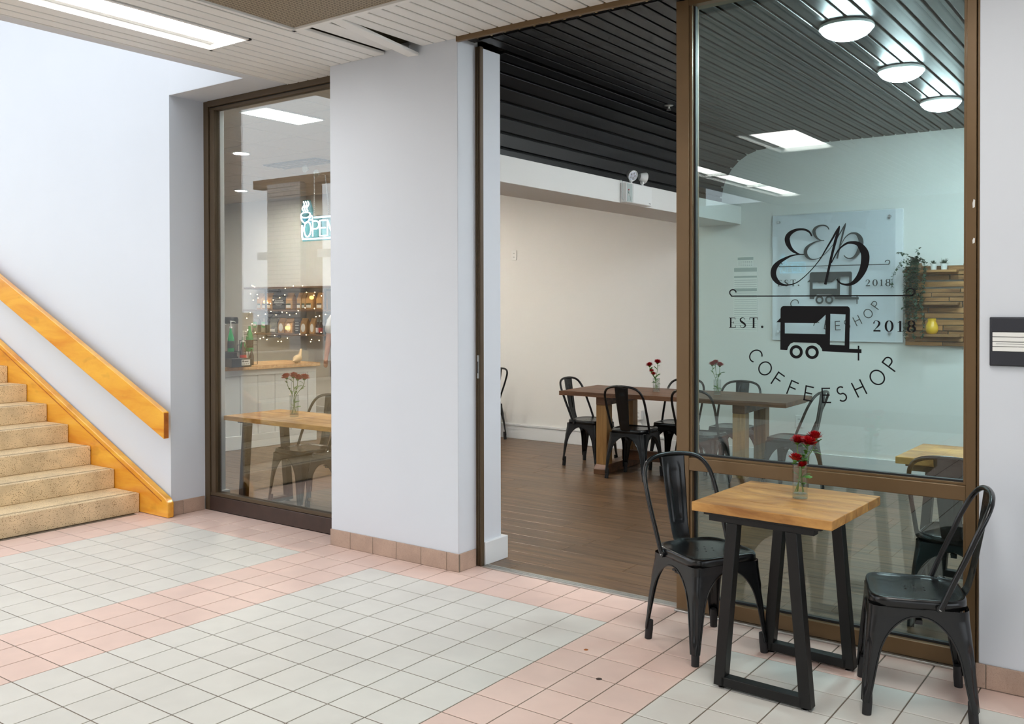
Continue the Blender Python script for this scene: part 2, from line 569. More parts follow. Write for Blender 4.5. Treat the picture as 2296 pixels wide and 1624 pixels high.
# ---- concourse floor with tiles
fl = struct(MB().box(-16, 9, -12, 0.40, -0.10, -0.003).build('floor', 'grout'))
def tile_mesh(name, m, sx, sy, h=0.007, ch=0.0025):
    me = D.meshes.new(name)
    a, b = sx/2, sy/2
    vs = [(-a,-b,-h),(a,-b,-h),(a,b,-h),(-a,b,-h),(-a,-b,-ch*.5),(a,-b,-ch*.5),(a,b,-ch*.5),(-a,b,-ch*.5),
          (-a+ch,-b+ch,0),(a-ch,-b+ch,0),(a-ch,b-ch,0),(-a+ch,b-ch,0)]
    fs = [(0,1,5,4),(1,2,6,5),(2,3,7,6),(3,0,4,7),(4,5,9,8),(5,6,10,9),(6,7,11,10),(7,4,8,11),(8,9,10,11)]
    me.from_pydata(vs, [], fs)
    finish(me, m, flat=True)
    return me
tg = tile_mesh('floor_tile_grey', 'tile_g', TILE-0.006, TILE-0.006)
tp = tile_mesh('floor_tile_pink', 'tile_p', TILE-0.006, TILE-0.006)
cells = []
for a in range(-22, 16):
    for b in range(-2, 36):
        x, y = (a+0.5)*TILE, -(b+0.5)*TILE
        if b >= 0 and x < -4.15: continue
        if b < 0 and x < -4.3: continue
        c = [pix(x+dx*TILE/2, y+dy*TILE/2, 0) for dx, dy in ((-1,-1),(1,-1),(1,1),(-1,1))]
        ar = 0
        if all(c) and any(-40 < p[0] < 2336 and 0 < p[1] < 1660 for p in c):
            ar = abs(sum(c[i][0]*c[(i+1) % 4][1]-c[(i+1) % 4][0]*c[i][1] for i in range(4)))/2
        pink = b < 0 or a < -18 or -11 <= a < -8 or 0 <= a < 3
        cells.append((ar, x, y, pink))
cells.sort(reverse=True)
for ar, x, y, pink in cells[:300]:
    link('floor_tile', tp if pink else tg, fl, loc=(x, y, 0))
for pink in (0, 1):
    mb = MB()
    for ar, x, y, p in cells[300:]:
        if p != pink: continue
        a, ch, h = (TILE-0.006)/2, 0.0025, 0.007
        mb.add([(x-a,y-a,-h),(x+a,y-a,-h),(x+a,y+a,-h),(x-a,y+a,-h),(x-a+ch,y-a+ch,0),(x+a-ch,y-a+ch,0),(x+a-ch,y+a-ch,0),(x-a+ch,y+a-ch,0)],
               [(0,1,5,4),(1,2,6,5),(2,3,7,6),(3,0,4,7),(4,5,6,7)])
    o = mb.build('outer_floor_tiles', 'tile_p' if pink else 'tile_g', fl, flat=True)
    o['kind'] = 'stuff'
for x, y, r, m in ((0.110, -0.370, 0.009, 'rail_end'), (0.330, -0.616, 0.011, 'bronze_d')):
    MB().lathe([(r*1.2, 0.0), (r, 0.0012), (r*0.5, 0.0016), (0, 0.0016)], 12).build('floor_stain', m, fl, loc=(x, y, 0.0002))

# ---- cafe floor of vinyl planks laid along the storefront
cf = struct(MB().box(-9.8, 2.7, 0.40, 4.83, -0.10, -0.005).build('floor_cafe', 'voidk'))
PL, PW = 1.22, 0.177
pm = tile_mesh('floor_plank', 'plank', PL-0.002, PW-0.0016, 0.006, 0.0012)
for k in range(25):
    y = 0.44+PW*(k+0.5)
    off = random.random()*PL
    for q in range(-1, 11):
        x = -9.8+off+PL*q+PL/2-PL*0.2
        if x-PL/2 > 2.7 or x+PL/2 < -9.8: continue
        if y < 0.62 and (x+PL/2 < -4.3): continue
        link('floor_plank', pm, cf, loc=(x, y, 0.001))

# ---- walls
struct(MB().box(-16, -3.84, 0.11, 0.52, 0, 6.6).build('wall_left', 'wall'))
struct(MB().box(-3.84, -2.97, 0.11, 0.46, 3.125, 6.6).build('wall_upper', 'wall'))
struct(MB().box(-2.24, -1.155, 0.235, 0.426, 0, 3.16).box(-2.24, -1.13, 0.426, 0.61, 0, 3.10).build('wall_pillar', 'wall', bev=0.004))
struct(MB().box(1.63, 9, 0.215, 0.61, 0, 3.16).build('wall_right', 'wall', bev=0.004))
struct(MB().box(-10, 2.9, 4.83, 5.0, 0, 3.2).build('wall_back', 'wall_in'))
struct(MB().box(-10, -9.8, 0.52, 4.83, 0, 3.2).build('wall_cafe_left', 'wall_in'))
struct(MB().box(2.7, 2.9, 0.61, 4.83, 0, 3.2).build('wall_cafe_right', 'wall_in'))
struct(MB().box(-3.92, -3.762, 0.47, 0.53, 0, 3.10).build('trim_1', 'trim', bev=0.003))
struct(MB().box(-3.92, -3.735, 0.47, 0.55, 0, 0.14).build('baseboard_window', 'trim', bev=0.003))
bp_ = struct(MB().box(-2.26, -1.108, 0.429, 0.652, 0, 0.14).build('baseboard_pillar', 'trim', bev=0.004))
struct(MB().box(-9.8, 2.7, 4.808, 4.83, 0, 0.150).build('baseboard_back', 'trim', bev=0.003))
struct(MB().box(-9.8, -2.2, 4.800, 4.83, 0.150, 0.172).box(-3.36, -3.33, 4.795, 4.83, 0.172, 0.20).build('trim_conduit', 'trim', bev=0.002))

# ---- brown base tiles
def base_run(name, face, a0, a1, joints, h=0.105):
    """tiles along a wall foot; face = ('y', y) faces the concourse, ('x', x) faces +x"""
    p = struct(MB().box(*( (a0, a1, face[1]+0.002, face[1]+0.012) if face[0] == 'y' else (face[1]-0.012, face[1]-0.002, a0, a1)), 0, h-0.002).build(name, 'grout'))
    js = [a0]+joints+[a1]
    for u, v in zip(js[:-1], js[1:]):
        g = 0.0018
        if face[0] == 'y': MB().box(u+g, v-g, face[1], face[1]+0.010, 0.001, h).build('base_tile', 'base', p, bev=0.002)
        else: MB().box(face[1]-0.010, face[1], u+g, v-g, 0.001, h).build('base_tile', 'base', p, bev=0.002)
base_run('baseboard_pillar_front', ('y', 0.225), -2.241, -1.145, [-2.055, -1.852, -1.648, -1.444, -1.24])
base_run('baseboard_pillar_side', ('x', -1.145), 0.236, 0.388, [])
base_run('baseboard_stair', ('y', 0.100), -3.875, -3.830, [])
base_run('baseboard_recess', ('x', -3.830), 0.111, 0.392, [0.204])
base_run('baseboard_right', ('y', 0.204), 1.62, 3.0, [1.659, 1.862, 2.066, 2.27, 2.474, 2.678, 2.88], 0.098)

# ---- concourse ceiling: slab, soffit and slats
ce = struct(MB().box(-2.97, 9, -9.2, 0.46, 3.16, 3.55).build('ceiling', 'void'))
struct(MB().box(-2.97, -2.852, -9.2, 0.11, 3.122, 3.16).box(-3.84, -2.97, 0.111, 0.46, 3.121, 3.1249).box(-2.97, -2.24, 0.11, 0.46, 3.121, 3.16).build('trim_soffit', 'wall'))
HOLES = [(-2.53, -2.142, -1.69, -0.45), (-2.53, -2.142, -8.08, -4.38), (-1.11, -0.52, -4.42, -3.26), (-1.80, -0.60, -1.62, -0.42), (2.07, 2.66, -3.4, -2.2), (2.07, 2.66, -6.4, -5.2), (1.37, 1.96, -1.9, -0.7)]
slat_cache = {}
def slat(parent, name, m, x0, x1, y0, y1, z):
    k = (m, round(x1-x0, 4), round(y1-y0, 3))
    if k not in slat_cache:
        a, l = (x1-x0)/2, (y1-y0)/2
        pr = [(-a, 0.016), (-a, 0.003), (-a+0.003, 0), (a-0.003, 0), (a, 0.003), (a, 0.016)]
        mb = MB()
        vs = [(x, -l, zz) for x, zz in pr]+[(x, l, zz) for x, zz in pr]
        mb.add(vs, [(i, i+1, i+7, i+6) for i in range(5)]+[(0, 6, 11, 5)]+[(5,4,3,2,1,0), (6,7,8,9,10,11)])
        me = D.meshes.new(name); me.from_pydata(mb.v, [], mb.f); finish(me, m, 25)
        slat_cache[k] = me
    return link(name, slat_cache[k], parent, loc=((x0+x1)/2, (y0+y1)/2, z))
FALL = None
for n in range(-20, 42):
    x0, x1 = GX(n)+0.006, GX(n+1)-0.006
    if n == -20: x0 = -2.852
    if x1 < -2.86 or x0 > 3.2: continue
    xm = (x0+x1)/2
    ye = 0.398 if xm < -2.24 else (0.233 if xm < -1.14 else 0.206)
    segs = [(-9.15, ye)]
    for hx0, hx1, hy0, hy1 in HOLES:
        if x1 > hx0+0.03 and x0 < hx1-0.03:
            segs = [s for a, b in segs for s in ((a, min(b, hy0)), (max(a, hy1), b)) if s[1]-s[0] > 0.02]
    for a, b in segs:
        o = slat(ce, 'ceiling_slat', 'slat', x0, x1, a, b, CEIL)
        if n == -6 and a > -0.5:                    # the loose slat by the pillar hangs down at one end
            o.rotation_euler = (R(-4.2), R(3), R(2.4)); o.location.z -= 0.026
        if n == -8 and a > -0.5: o.location.z += 0.02

# ---- wall of posts, piers and brick far across the concourse (only seen mirrored in the glass)
gw = sempty('wall_far')
for i in range(18):
    x = -14.0+1.36*i
    MB().box(x-0.13, x+0.13, -9.6, -9.35, 0, 4.5).build('post', 'tan', gw)
MB().box(-16, 9.2, -9.62, -9.33, 4.36, 4.56).build('header', 'tan', gw)
MB().box(-16, 9.2, -9.55, -9.40, 0.0, 0.35).build('kerb', 'tan', gw)
MB().box(-16, 9.2, -9.52, -9.44, 2.68, 2.86).build('transom', 'trim', gw)
pier = MB().box(-15.3, -14.15, -9.5, -9.2, 0, 4.4).build('brick_pier', 'mortar', gw)
bm_ = MB()
for r in range(44):
    for q in range(-1, 5):
        x = -15.3+0.24*q+(0.12 if r % 2 else 0)
        a, b = max(x, -15.3), min(x+0.23, -14.15)
        if b-a > 0.03: bm_.box(a, b, -9.205, -9.185, r*0.1+0.008, r*0.1+0.095)
o = bm_.build('bricks', 'brick', pier, flat=True); o['kind'] = 'stuff'
struct(MB().box(-4.7, 3.4, -9.4, -9.3, 0, 3.2).build('wall_front', 'far'))
struct(MB().box(-60, 60, -60, 40, -0.4, -0.12).build('floor_outside', 'asphalt'))

# ---- left storefront window
w1 = sempty('window_1')
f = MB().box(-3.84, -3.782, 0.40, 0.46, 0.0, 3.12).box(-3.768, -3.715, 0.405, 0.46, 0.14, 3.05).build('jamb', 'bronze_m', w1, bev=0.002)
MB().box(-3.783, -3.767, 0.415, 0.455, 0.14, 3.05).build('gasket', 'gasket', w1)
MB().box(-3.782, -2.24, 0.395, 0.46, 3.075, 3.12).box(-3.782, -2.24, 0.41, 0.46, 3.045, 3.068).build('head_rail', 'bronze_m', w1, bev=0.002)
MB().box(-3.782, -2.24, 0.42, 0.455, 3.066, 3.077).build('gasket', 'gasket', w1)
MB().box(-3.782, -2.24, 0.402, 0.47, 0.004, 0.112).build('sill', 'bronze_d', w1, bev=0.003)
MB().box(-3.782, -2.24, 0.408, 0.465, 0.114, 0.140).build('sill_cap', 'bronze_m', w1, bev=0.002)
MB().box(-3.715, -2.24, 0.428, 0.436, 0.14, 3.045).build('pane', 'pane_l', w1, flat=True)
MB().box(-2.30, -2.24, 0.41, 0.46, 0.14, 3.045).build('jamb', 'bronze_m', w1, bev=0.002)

# ---- right storefront window
w2 = sempty('window_2')
MB().box(0.192, 0.262, 0.362, 0.458, 0.0, 3.10).build('mullion', 'bronze', w2, bev=0.002)
MB().box(0.262, 0.276, 0.372, 0.45, 0.10, 0.722).box(0.262, 0.276, 0.372, 0.45, 0.792, 3.07).build('glazing_stop', 'bronze', w2, bev=0.001)
MB().box(0.276, 0.284, 0.395, 0.42, 0.10, 0.722).box(0.276, 0.284, 0.395, 0.42, 0.80, 3.07).build('gasket', 'gasket', w2)
MB().box(1.553, 1.592, 0.362, 0.458, 0.0, 3.10).box(1.594, 1.616, 0.37, 0.458, 0.0, 3.10).build('mullion', 'bronze', w2, bev=0.002)
MB().box(1.617, 1.63, 0.375, 0.458, 0.0, 3.10).build('edge_strip', 'bronze_d', w2)
MB().box(1.540, 1.553, 0.38, 0.45, 0.10, 0.722).box(1.540, 1.553, 0.38, 0.45, 0.792, 3.07).build('glazing_stop', 'bronze', w2, bev=0.001)
MB().box(0.262, 1.553, 0.362, 0.458, 0.722, 0.786).build('mid_rail', 'bronze', w2, bev=0.003)
MB().box(0.262, 1.553, 0.378, 0.45, 0.786, 0.797).build('glazing_stop', 'bronze', w2, bev=0.001)
MB().box(0.276, 1.545, 0.392, 0.42, 0.797, 0.805).box(0.276, 1.545, 0.392, 0.42, 0.082, 0.092).build('gasket', 'gasket', w2)
MB().box(0.262, 1.553, 0.362, 0.458, 0.010, 0.082).build('bottom_rail', 'bronze', w2, bev=0.003)
MB().box(0.19, 1.62, 0.338, 0.362, 0.0, 0.010).build('sill_strip', 'alu', w2, bev=0.002)
MB().box(0.262, 1.63, 0.362, 0.458, 3.07, 3.12).build('head_rail', 'bronze', w2)
pane_up = MB().box(0.278, 1.546, 0.404, 0.412, 0.800, 3.075).build('pane', 'pane', w2, flat=True)
MB().box(0.278, 1.546, 0.404, 0.412, 0.086, 0.725).build('pane', 'pane', w2, flat=True)
MB().box(0.188, 0.192, 0.40, 0.43, 1.02, 1.14).build('finger_pull', 'blackp', w2, bev=0.001)
MB().lathe([(0.012, 0), (0.012, 0.001), (0, 0.001)], 16).build('round_sticker', 'paper', w2)
D.objects['round_sticker'].rotation_euler = (0, R(-90), 0); D.objects['round_sticker'].location = (0.1915, 0.385, 1.277)

for z, h in ((1.965, 0.034), (1.815, 0.022)):
    MB().prism([(1.578, z), (1.586, z+0.004), (1.587, z+h), (1.581, z+h*1.1), (1.577, z+h*0.6)], 'y', 0.3605, 0.363).build('paint_chip', 'paper', w2)
# ---- doorway between pillar and mullion
d1 = sempty('door_1')
jm = MB()
for a, b in ((-1.1549, -1.144), (-1.140, -1.131), (-1.127, -1.115)):
    jm.box(a, b, 0.396, 0.4255, 0, 3.10)
jm.box(-1.153, -1.118, 0.403, 0.4255, 0, 3.099)
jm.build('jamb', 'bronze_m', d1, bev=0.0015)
sp = MB().box(-1.143, -1.128, 0.393, 0.397, 1.124, 1.262).build('strike_plate', 'alu', d1, bev=0.001)
MB().box(-1.139, -1.132, 0.3925, 0.3931, 1.155, 1.225).build('bolt_slot', 'blackp', sp)
MB().box(-1.10, 0.192, 0.388, 0.445, 0.0, 0.008).box(-1.10, 0.192, 0.405, 0.412, 0.008, 0.011).box(-1.10, 0.192, 0.425, 0.432, 0.008, 0.011).build('threshold', 'alu', d1, bev=0.001)
MB().box(-1.145, 1.63, 0.208, 0.232, 3.088, 3.13).box(-1.145, 1.63, 0.232, 0.252, 3.098, 3.13).build('head_bar', 'bronze', d1, bev=0.002)
tr = MB().box(-1.13, 1.63, 0.253, 0.36, 3.112, 3.15)
for i in range(46):
    x = -1.10+i*0.06+random.uniform(-.008, .008)
    h = random.uniform(0.006, 0.016)
    tr.box(x, x+random.uniform(.03, .055), 0.262, 0.268, 3.112-h, 3.113)
tr.build('track', 'voidk', d1)
for i in range(13):
    x = -1.03+i*0.1
    MB().box(x, x+0.012, 0.258, 0.268, 3.098, 3.106).build('track_clip', 'brass', d1)

# ---- black slatted cafe ceiling with a cove down to the beam
bc = struct(MB().box(-1.10, 2.7, 0.36, 4.83, 3.135, 3.2).build('ceiling_black', 'voidk'))
PB = 0.0985
for n in range(-12, 27):
    x0, x1 = 0.03+PB*n+0.008, 0.03+PB*(n+1)-0.008
    if x0 < -1.09 or x1 > 2.7: continue
    y0 = 0.30 if x1 < 1.63 else 0.61
    slat(bc, 'ceiling_slat', 'slatk', x0, x1, y0, 4.83, 3.10)
CX, CZ, CRD = -1.085, 2.625, 0.475
for k in range(8):
    a0 = R(90+12.4*k+1.0); a1 = R(90+12.4*(k+1)-1.0)
    p = [(CX+CRD*math.cos(a0), CZ+CRD*math.sin(a0)), (CX+CRD*math.cos(a1), CZ+CRD*math.sin(a1))]
    if k == 7: p[1] = (CX-CRD, 2.553)
    n_ = Vector((math.cos((a0+a1)/2), 0, math.sin((a0+a1)/2)))*0.014
    poly = [p[0], p[1], (p[1][0]+n_.x, p[1][1]+n_.z), (p[0][0]+n_.x, p[0][1]+n_.z)]
    MB().prism(poly, 'y', 0.612, 4.829).build('cove_slat', 'slatk', bc, bev=0.003)
arc = [(CX+0.50*math.cos(R(a)), CZ+0.50*math.sin(R(a))) for a in range(84, 181, 8)]
MB().prism(arc+[(-1.585, 2.55), (-1.62, 2.55), (-1.62, 3.16), (CX+0.05, 3.16)], 'y', 0.611, 4.83).build('cove_back', 'voidk', bc, flat=True)
struct(MB().box(-1.80, -1.354, 0.611, 4.83, 2.370, 2.548).box(-1.80, -1.622, 0.611, 4.83, 2.548, 3.12).build('trim_beam', 'wall_in', bev=0.003))

# ---- tile ceiling over the counter side of the cafe
tc_ = struct(MB().box(-9.8, -1.80, 0.46, 4.83, 3.118, 3.2).build('ceiling_tiled', 'bronze_d'))
ctm = tile_mesh('ceiling_tile', 'ctile', 0.600, 0.600, 0.018, 0.004)
for i in range(13):
    for j in range(8):
        x, y = -9.5+0.61*i, 0.78+0.61*j
        if y > 4.6 or x > -1.95: continue
        o = link('ceiling_tile', ctm, tc_, loc=(x, y, 3.10))
        o.scale.z = -1
struct(MB().box(-10, 2.9, 0.40, 5.0, 3.2, 3.5).build('ceiling_roof', 'void'))

struct(MB().box(-16, -2.97, -1.9, 0.52, 6.6, 6.8).build('ceiling_stairwell_shade', 'wall'))  # unseen roof slab added to cut the skylight on the left wall
# ---- staircase, skirting board
stc = sempty('staircase')
SX0, SZ, SD = -4.147, 0.148, 0.3435
for k in range(13):
    x = SX0-SD*k
    st_ = MB().box(x-SD-0.05, x, -2.6, 0.044, SZ*k if k else 0, SZ*(k+1)).build('step', 'stair', stc, bev=0.006)
    for q in (0.045, 0.065):
        MB().box(x-q-0.004, x-q, -2.6, 0.040, SZ*(k+1)-0.001, SZ*(k+1)+0.0008).build('grip_line', 'bronze_m', st_)
MB().box(-12, SX0-SD*13, -2.6, 0.044, SZ*13-0.2, SZ*13).build('landing', 'stair', stc)
sk = lambda x: 0.135+0.4275*(-3.80-x)
struct(MB().prism([(-3.785, 0.002), (-3.785, 0.108), (-3.815, 0.142), (-8.6, sk(-8.6)), (-8.6, sk(-8.6)-0.5), (-4.35, 0.002)], 'y', 0.046, 0.098)
       .build('trim_skirting', 'rail', bev=0.006))
MB().prism([(-3.86, sk(-3.86)-0.045), (-8.6, sk(-8.6)-0.045), (-8.6, sk(-8.6)-0.038), (-3.86, sk(-3.86)-0.038)], 'y', 0.0435, 0.047).build('bead', 'rail_end', D.objects['trim_skirting'])
# ================================================================== CHAIRS
def seat_mesh():
    mb = MB()
    n = 56
    def ring(h, z, hx=None):
        out = []
        for k in range(n):
            a = 2*math.pi*k/n
            c, s = math.cos(a), math.sin(a)
            e = 6.5 if c > 0 else 4.2
            r = (abs(c)**e+abs(s)**e)**(-1/e)
            out.append((h*r*c*0.99, h*r*s*(1.0 if c > 0 else 0.99), z))
        return out
    rings = [ring(0.05, 0.441), ring(0.12, 0.441), ring(0.152, 0.4425), ring(0.160, 0.446), ring(0.168, 0.4495), ring(0.174, 0.4485), ring(0.178, 0.443), ring(0.1795, 0.434), ring(0.1800, 0.412)]
    vs = [(0, 0, 0.441)]+[p for r in rings for p in r]
    fs = [(0, 1+k, 1+(k+1) % n) for k in range(n)]
    for i in range(len(rings)-1):
        for k in range(n):
            l = (k+1) % n
            fs.append((1+i*n+k, 1+(i+1)*n+k, 1+(i+1)*n+l, 1+i*n+l))
    return mb.add(vs, fs)

def cz(z):
    t = [(0.0, 0.206), (0.08, 0.202), (0.2, 0.1935), (0.3, 0.186), (0.38, 0.1795), (0.43, 0.1775)]
    for (a, p), (b, q) in zip(t[:-1], t[1:]):
        if z <= b: return p+(q-p)*(z-a)/(b-a)
    return t[-1][1]

def wz(z):
    c = cz(z)
    lo = 0.026+(min(z, 0.22)-0.05)/0.17*0.020
    if z >= 0.386: return c
    if z <= 0.20: return lo
    u = (z-0.20)/0.186
    return lo+(c-lo)*(1-math.sqrt(max(0, 1-u*u)))

def leg_mesh(sx, sy):
    rtop = 0.034 if sx > 0 else 0.052
    mb = MB()
    zs = [0.050, 0.062, 0.075, 0.09, 0.11, 0.135, 0.165, 0.2, 0.235, 0.265, 0.285, 0.30, 0.32, 0.34, 0.355, 0.367, 0.376, 0.382, 0.386, 0.395, 0.414]
    NA = 9
    rows = []
    for z in zs:
        c, w_ = cz(z), wz(z)
        r = min(0.020+(rtop-0.020)*max(0, min(1, (z-0.22)/0.16)), w_*0.75)
        g = 0.0
        if 0.085 < z < 0.292: g = 0.0085*min(1, (z-0.085)/0.03)*min(1, (0.292-z)/0.02)
        pts = []
        for i in range(4):
            t = i/4
            pts.append((c, c-w_+(w_-r)*t))
        for i in range(NA):
            a = math.pi/2*i/(NA-1)
            px, py = c-r+r*math.cos(a), c-r+r*math.sin(a)
            d = g*math.sin(2*a)**2
            pts.append((px-d*0.707, py-d*0.707))
        for i in range(1, 5):
            t = i/4
            pts.append((c-r-(w_-r)*t, c))
        rows.append([(sx*x, sy*y, z) for x, y in pts])
    m = len(rows[0])
    fs = []
    for i in range(len(rows)-1):
        for k in range(m-1):
            fs.append((i*m+k, i*m+k+1, (i+1)*m+k+1, (i+1)*m+k))
    mb.add([p for r in rows for p in r], fs)
    for e in (0, m-1):
        mb.tube([r[e] for r in rows[:19]], 0.0038, 6)
    return mb

def make_chair():
    t = thing('metal_chair', 'black metal cafe chair', 'chair')
    s = seat_mesh().build('seat', 'chair', t, solid=0.003, angle=50)
    hd = MB().lathe([(0.0042, 0.4405), (0.0042, 0.4417), (0, 0.4417)], 8)
    hme = D.meshes.new('drain_hole'); hme.from_pydata(hd.v, [], hd.f); finish(hme, 'voidk')
    for x, y in ((0, 0), (0.035, 0.02), (0.035, -0.02), (-0.035, 0.02), (-0.035, -0.02), (0, 0.04), (0, -0.04)):
        link('drain_hole', hme, s, loc=(x, y, 0))
    for sx in (1, -1):
        for sy in (1, -1):
            l = leg_mesh(sx, sy).build('leg', 'chair', t, angle=60)
            c0, c1 = cz(0)-0.019, cz(0.085)-0.021
            MB().tube([(sx*c0, sy*c0, 0), (sx*(c0+c1)/2, sy*(c0+c1)/2, 0.045), (sx*c1, sy*c1, 0.088)], [0.0170, 0.0180, 0.0150], 12).build('foot_cap', 'foot', l)
    MB().bar((0.172, 0, 0.372), (-0.172, 0, 0.372), 0.022, 0.008).bar((0, 0.172, 0.366), (0, -0.172, 0.366), 0.022, 0.008)\
        .box(0.145, 0.157, -0.013, 0.013, 0.352, 0.37).box(-0.157, -0.145, -0.013, 0.013, 0.352, 0.37)\
        .box(-0.013, 0.013, 0.145, 0.157, 0.350, 0.364).box(-0.013, 0.013, -0.157, -0.145, 0.350, 0.364).build('brace', 'foot', t)
    # hoop of the back
    hp = [(-0.072, 0.187, 0.422), (-0.086, 0.189, 0.452), (-0.118, 0.192, 0.53), (-0.158, 0.194, 0.62), (-0.192, 0.193, 0.70), (-0.222, 0.184, 0.762),
          (-0.245, 0.158, 0.806), (-0.258, 0.115, 0.829), (-0.265, 0.06, 0.839), (-0.267, 0, 0.842)]
    path = hp+[(x, -y, z) for x, y, z in reversed(hp[:-1])]
    path = smooth_pts(path, 3)
    MB().tube(path, 0.0108, 10).build('back_hoop', 'chair', t, angle=60)
    for sy in (1, -1):
        o = MB().lathe([(0.016, -0.006), (0.017, 0.0), (0.0145, 0.008), (0, 0.008)], 14).build('hoop_end', 'chair', t)
        o.rotation_euler = (R(-90*sy), 0, 0); o.location = (-0.072, sy*0.183, 0.424)
        b = MB().lathe([(0.0072, 0.008), (0.0065, 0.0115), (0.002, 0.013), (0, 0.013)], 10).build('rivet', 'chrome', o)
    # splat with a pressed panel
    cl = smooth_pts([(-0.172, 0.434, 0.047), (-0.187, 0.452, 0.047), (-0.200, 0.49, 0.049), (-0.214, 0.55, 0.052), (-0.232, 0.65, 0.058), (-0.250, 0.75, 0.063), (-0.262, 0.836, 0.066)], 6)
    mb = MB(); rows = []
    NW = 21
    for x, z, hw in cl:
        row = []
        for k in range(NW):
            s_ = -1+2*k/(NW-1)
            y = s_*hw
            xx = x-0.006*(1-s_*s_)
            fr = (z-0.53)/(0.775-0.53)
            edge = abs(abs(s_)-0.45) < 0.06 and -0.02 < fr < 1.02
            topb = abs(s_) < 0.47 and (abs(fr) < 0.035 or abs(fr-1) < 0.035)
            if edge or topb: xx += 0.0032
            row.append((xx, y, z))
        rows.append(row)
    fs = [(i*NW+k, i*NW+k+1, (i+1)*NW+k+1, (i+1)*NW+k) for i in range(len(rows)-1) for k in range(NW-1)]
    mb.add([p for r in rows for p in r], fs).build('backrest', 'chair', t, solid=0.003, angle=70)
    return t
chair0 = make_chair(); cu = []
CH = [
 ((0.523, -0.005, 0), -28.9, 'black metal chair outside, turned toward the doorway side of the small pine table', None),
 ((1.449, -0.071, 0), 199.0, 'black metal chair outside by the bluish wall, right of the small pine table', None),
 ((-2.48, 3.79, 0.002), 0, 'black metal chair tucked under the far left end of the long walnut table', None),
 ((-1.80, 3.46, 0.002), 93, 'black metal chair with its back to the doorway, first along the long walnut table', None),
 ((-1.15, 3.50, 0.002), 92, 'black metal chair at the long walnut table, mostly hidden by the bronze doorway mullion', None),
 ((-1.68, 4.06, 0.002), -88, 'black metal chair beyond the long walnut table, half behind the bronze mullion', None),
 ((-1.12, 4.08, 0.002), -88, 'black metal chair beyond the long walnut table, its hoop showing right of the flowers', None),
 ((-0.42, 3.72, 0.002), 178, 'black metal chair at the right end of the long walnut table, seen side-on', None),
 ((-4.42, 4.52, 0.002), 172, 'black metal chair against the back wall, cut off by the pillar edge', None),
 ((-3.335, 0.945, 0.002), -93, 'black metal chair under the table behind the left window, its hoop above the top', None),
 ((-2.90, 0.94, 0.002), -92, 'black metal chair behind the left window, cut off by the white pillar', None),
 ((1.42, 0.98, 0.002), 88, 'black metal chair inside the right window, back to the glass, at the corner table', None),
]
for loc, rz, lab, g in CH: put(chair0, cu, loc, R(rz), lab, g)

# ================================================================== TABLES
def plank_top(parent, lx, ly, z0, z1, n, m='top', medge=None):
    """top made of boards laid side by side along x"""
    w_ = ly/n
    for k in range(n):
        y0 = -ly/2+k*w_
        MB().box(-lx/2, lx/2, y0+0.0004, y0+w_-0.0004, z0, z1).build('board', m if not medge or 0 < k < n-1 else medge, parent, bev=0.003)

def small_table(lab):
    t = thing('small_table', lab, 'table')
    plank_top(t, 0.585, 0.575, 0.713, 0.750, 4)
    for sy in (-1, 1):
        y = sy*0.243
        fr = MB()
        fr.box(-0.245, 0.245, y-0.03, y+0.03, 0.702, 0.712)
        fr.box(-0.225, 0.215, y-0.022, y+0.022, 0.678, 0.702)
        A, B = (-0.192, 0.022), (-0.135, 0.680)
        w_ = 0.046
        for s in (-1, 1):
            fr.prism([(s*0.204, 0.012), (s*0.204-s*w_, 0.012), (s*0.146-s*w_, 0.679), (s*0.146, 0.679)], 'y', y-0.024, y+0.024)
        fr.box(-0.17, 0.17, y-0.024, y+0.024, 0.012, 0.050)
        u = fr.build('leg_frame', 'steel', t, bev=0.002)
        for s in (-1, 1):
            MB().lathe([(0.017, 0), (0.017, 0.003), (0.006, 0.006), (0.006, 0.013)], 14, (s*0.175, y, 0)).build('glide', 'chrome', u)
    return t
tb = small_table('small square pine-topped table outside with a flower vase, on black sled legs')
tb.location = (0.965, -0.155, 0); tb.rotation_euler.z = R(-2)
tb2 = copy_tree(tb); tb2.location = (1.345, 1.50, 0.002); tb2.rotation_euler.z = R(-1)
tb2['label'] = 'pine-topped table inside the right window, partly behind the bronze post'

# long live-edge table
lt = thing('long_table', 'long dark walnut slab table with chairs around it in the cafe', 'table', (-1.49, 3.79, 0.002), R(3.2))
LX, LY = 1.085, 0.375
edge = []
rr = random.Random(3)
for k in range(27): edge.append((-LX+2*LX*k/26, -LY+0.012*math.sin(k*0.9)+rr.uniform(-.006, .006)))
edge += [(LX, -LY+0.1), (LX+0.012, 0.1), (LX, LY-0.05)]
for k in range(27): edge.append((LX-2*LX*k/26, LY+0.012*math.sin(k*0.7+1)+rr.uniform(-.006, .006)))
edge += [(-LX-0.01, 0.1), (-LX, -LY+0.1)]
MB().prism(edge, 'z', 0.712, 0.752).build('slab_top', 'walnut', lt, bev=0.005)
for sx in (-0.66, 0.66):
    MB().box(sx-0.055, sx+0.055, -0.33, 0.33, 0.635, 0.711).build('crosshead', 'walnut', lt, bev=0.006)
    for sy in (-0.27, 0.27):
        MB().box(sx-0.055, sx+0.055, sy-0.055, sy+0.055, 0.08, 0.635).build('post', 'post', lt, bev=0.004)
    MB().prism([(-0.37, 0), (-0.37, 0.045), (-0.33, 0.085), (0.33, 0.085), (0.37, 0.045), (0.37, 0)], 'x', sx-0.06, sx+0.06).build('foot', 'walnut', lt, bev=0.004)
MB().box(-0.60, 0.60, -0.03, 0.03, 0.10, 0.19).build('stretcher', 'walnut', lt, bev=0.004)

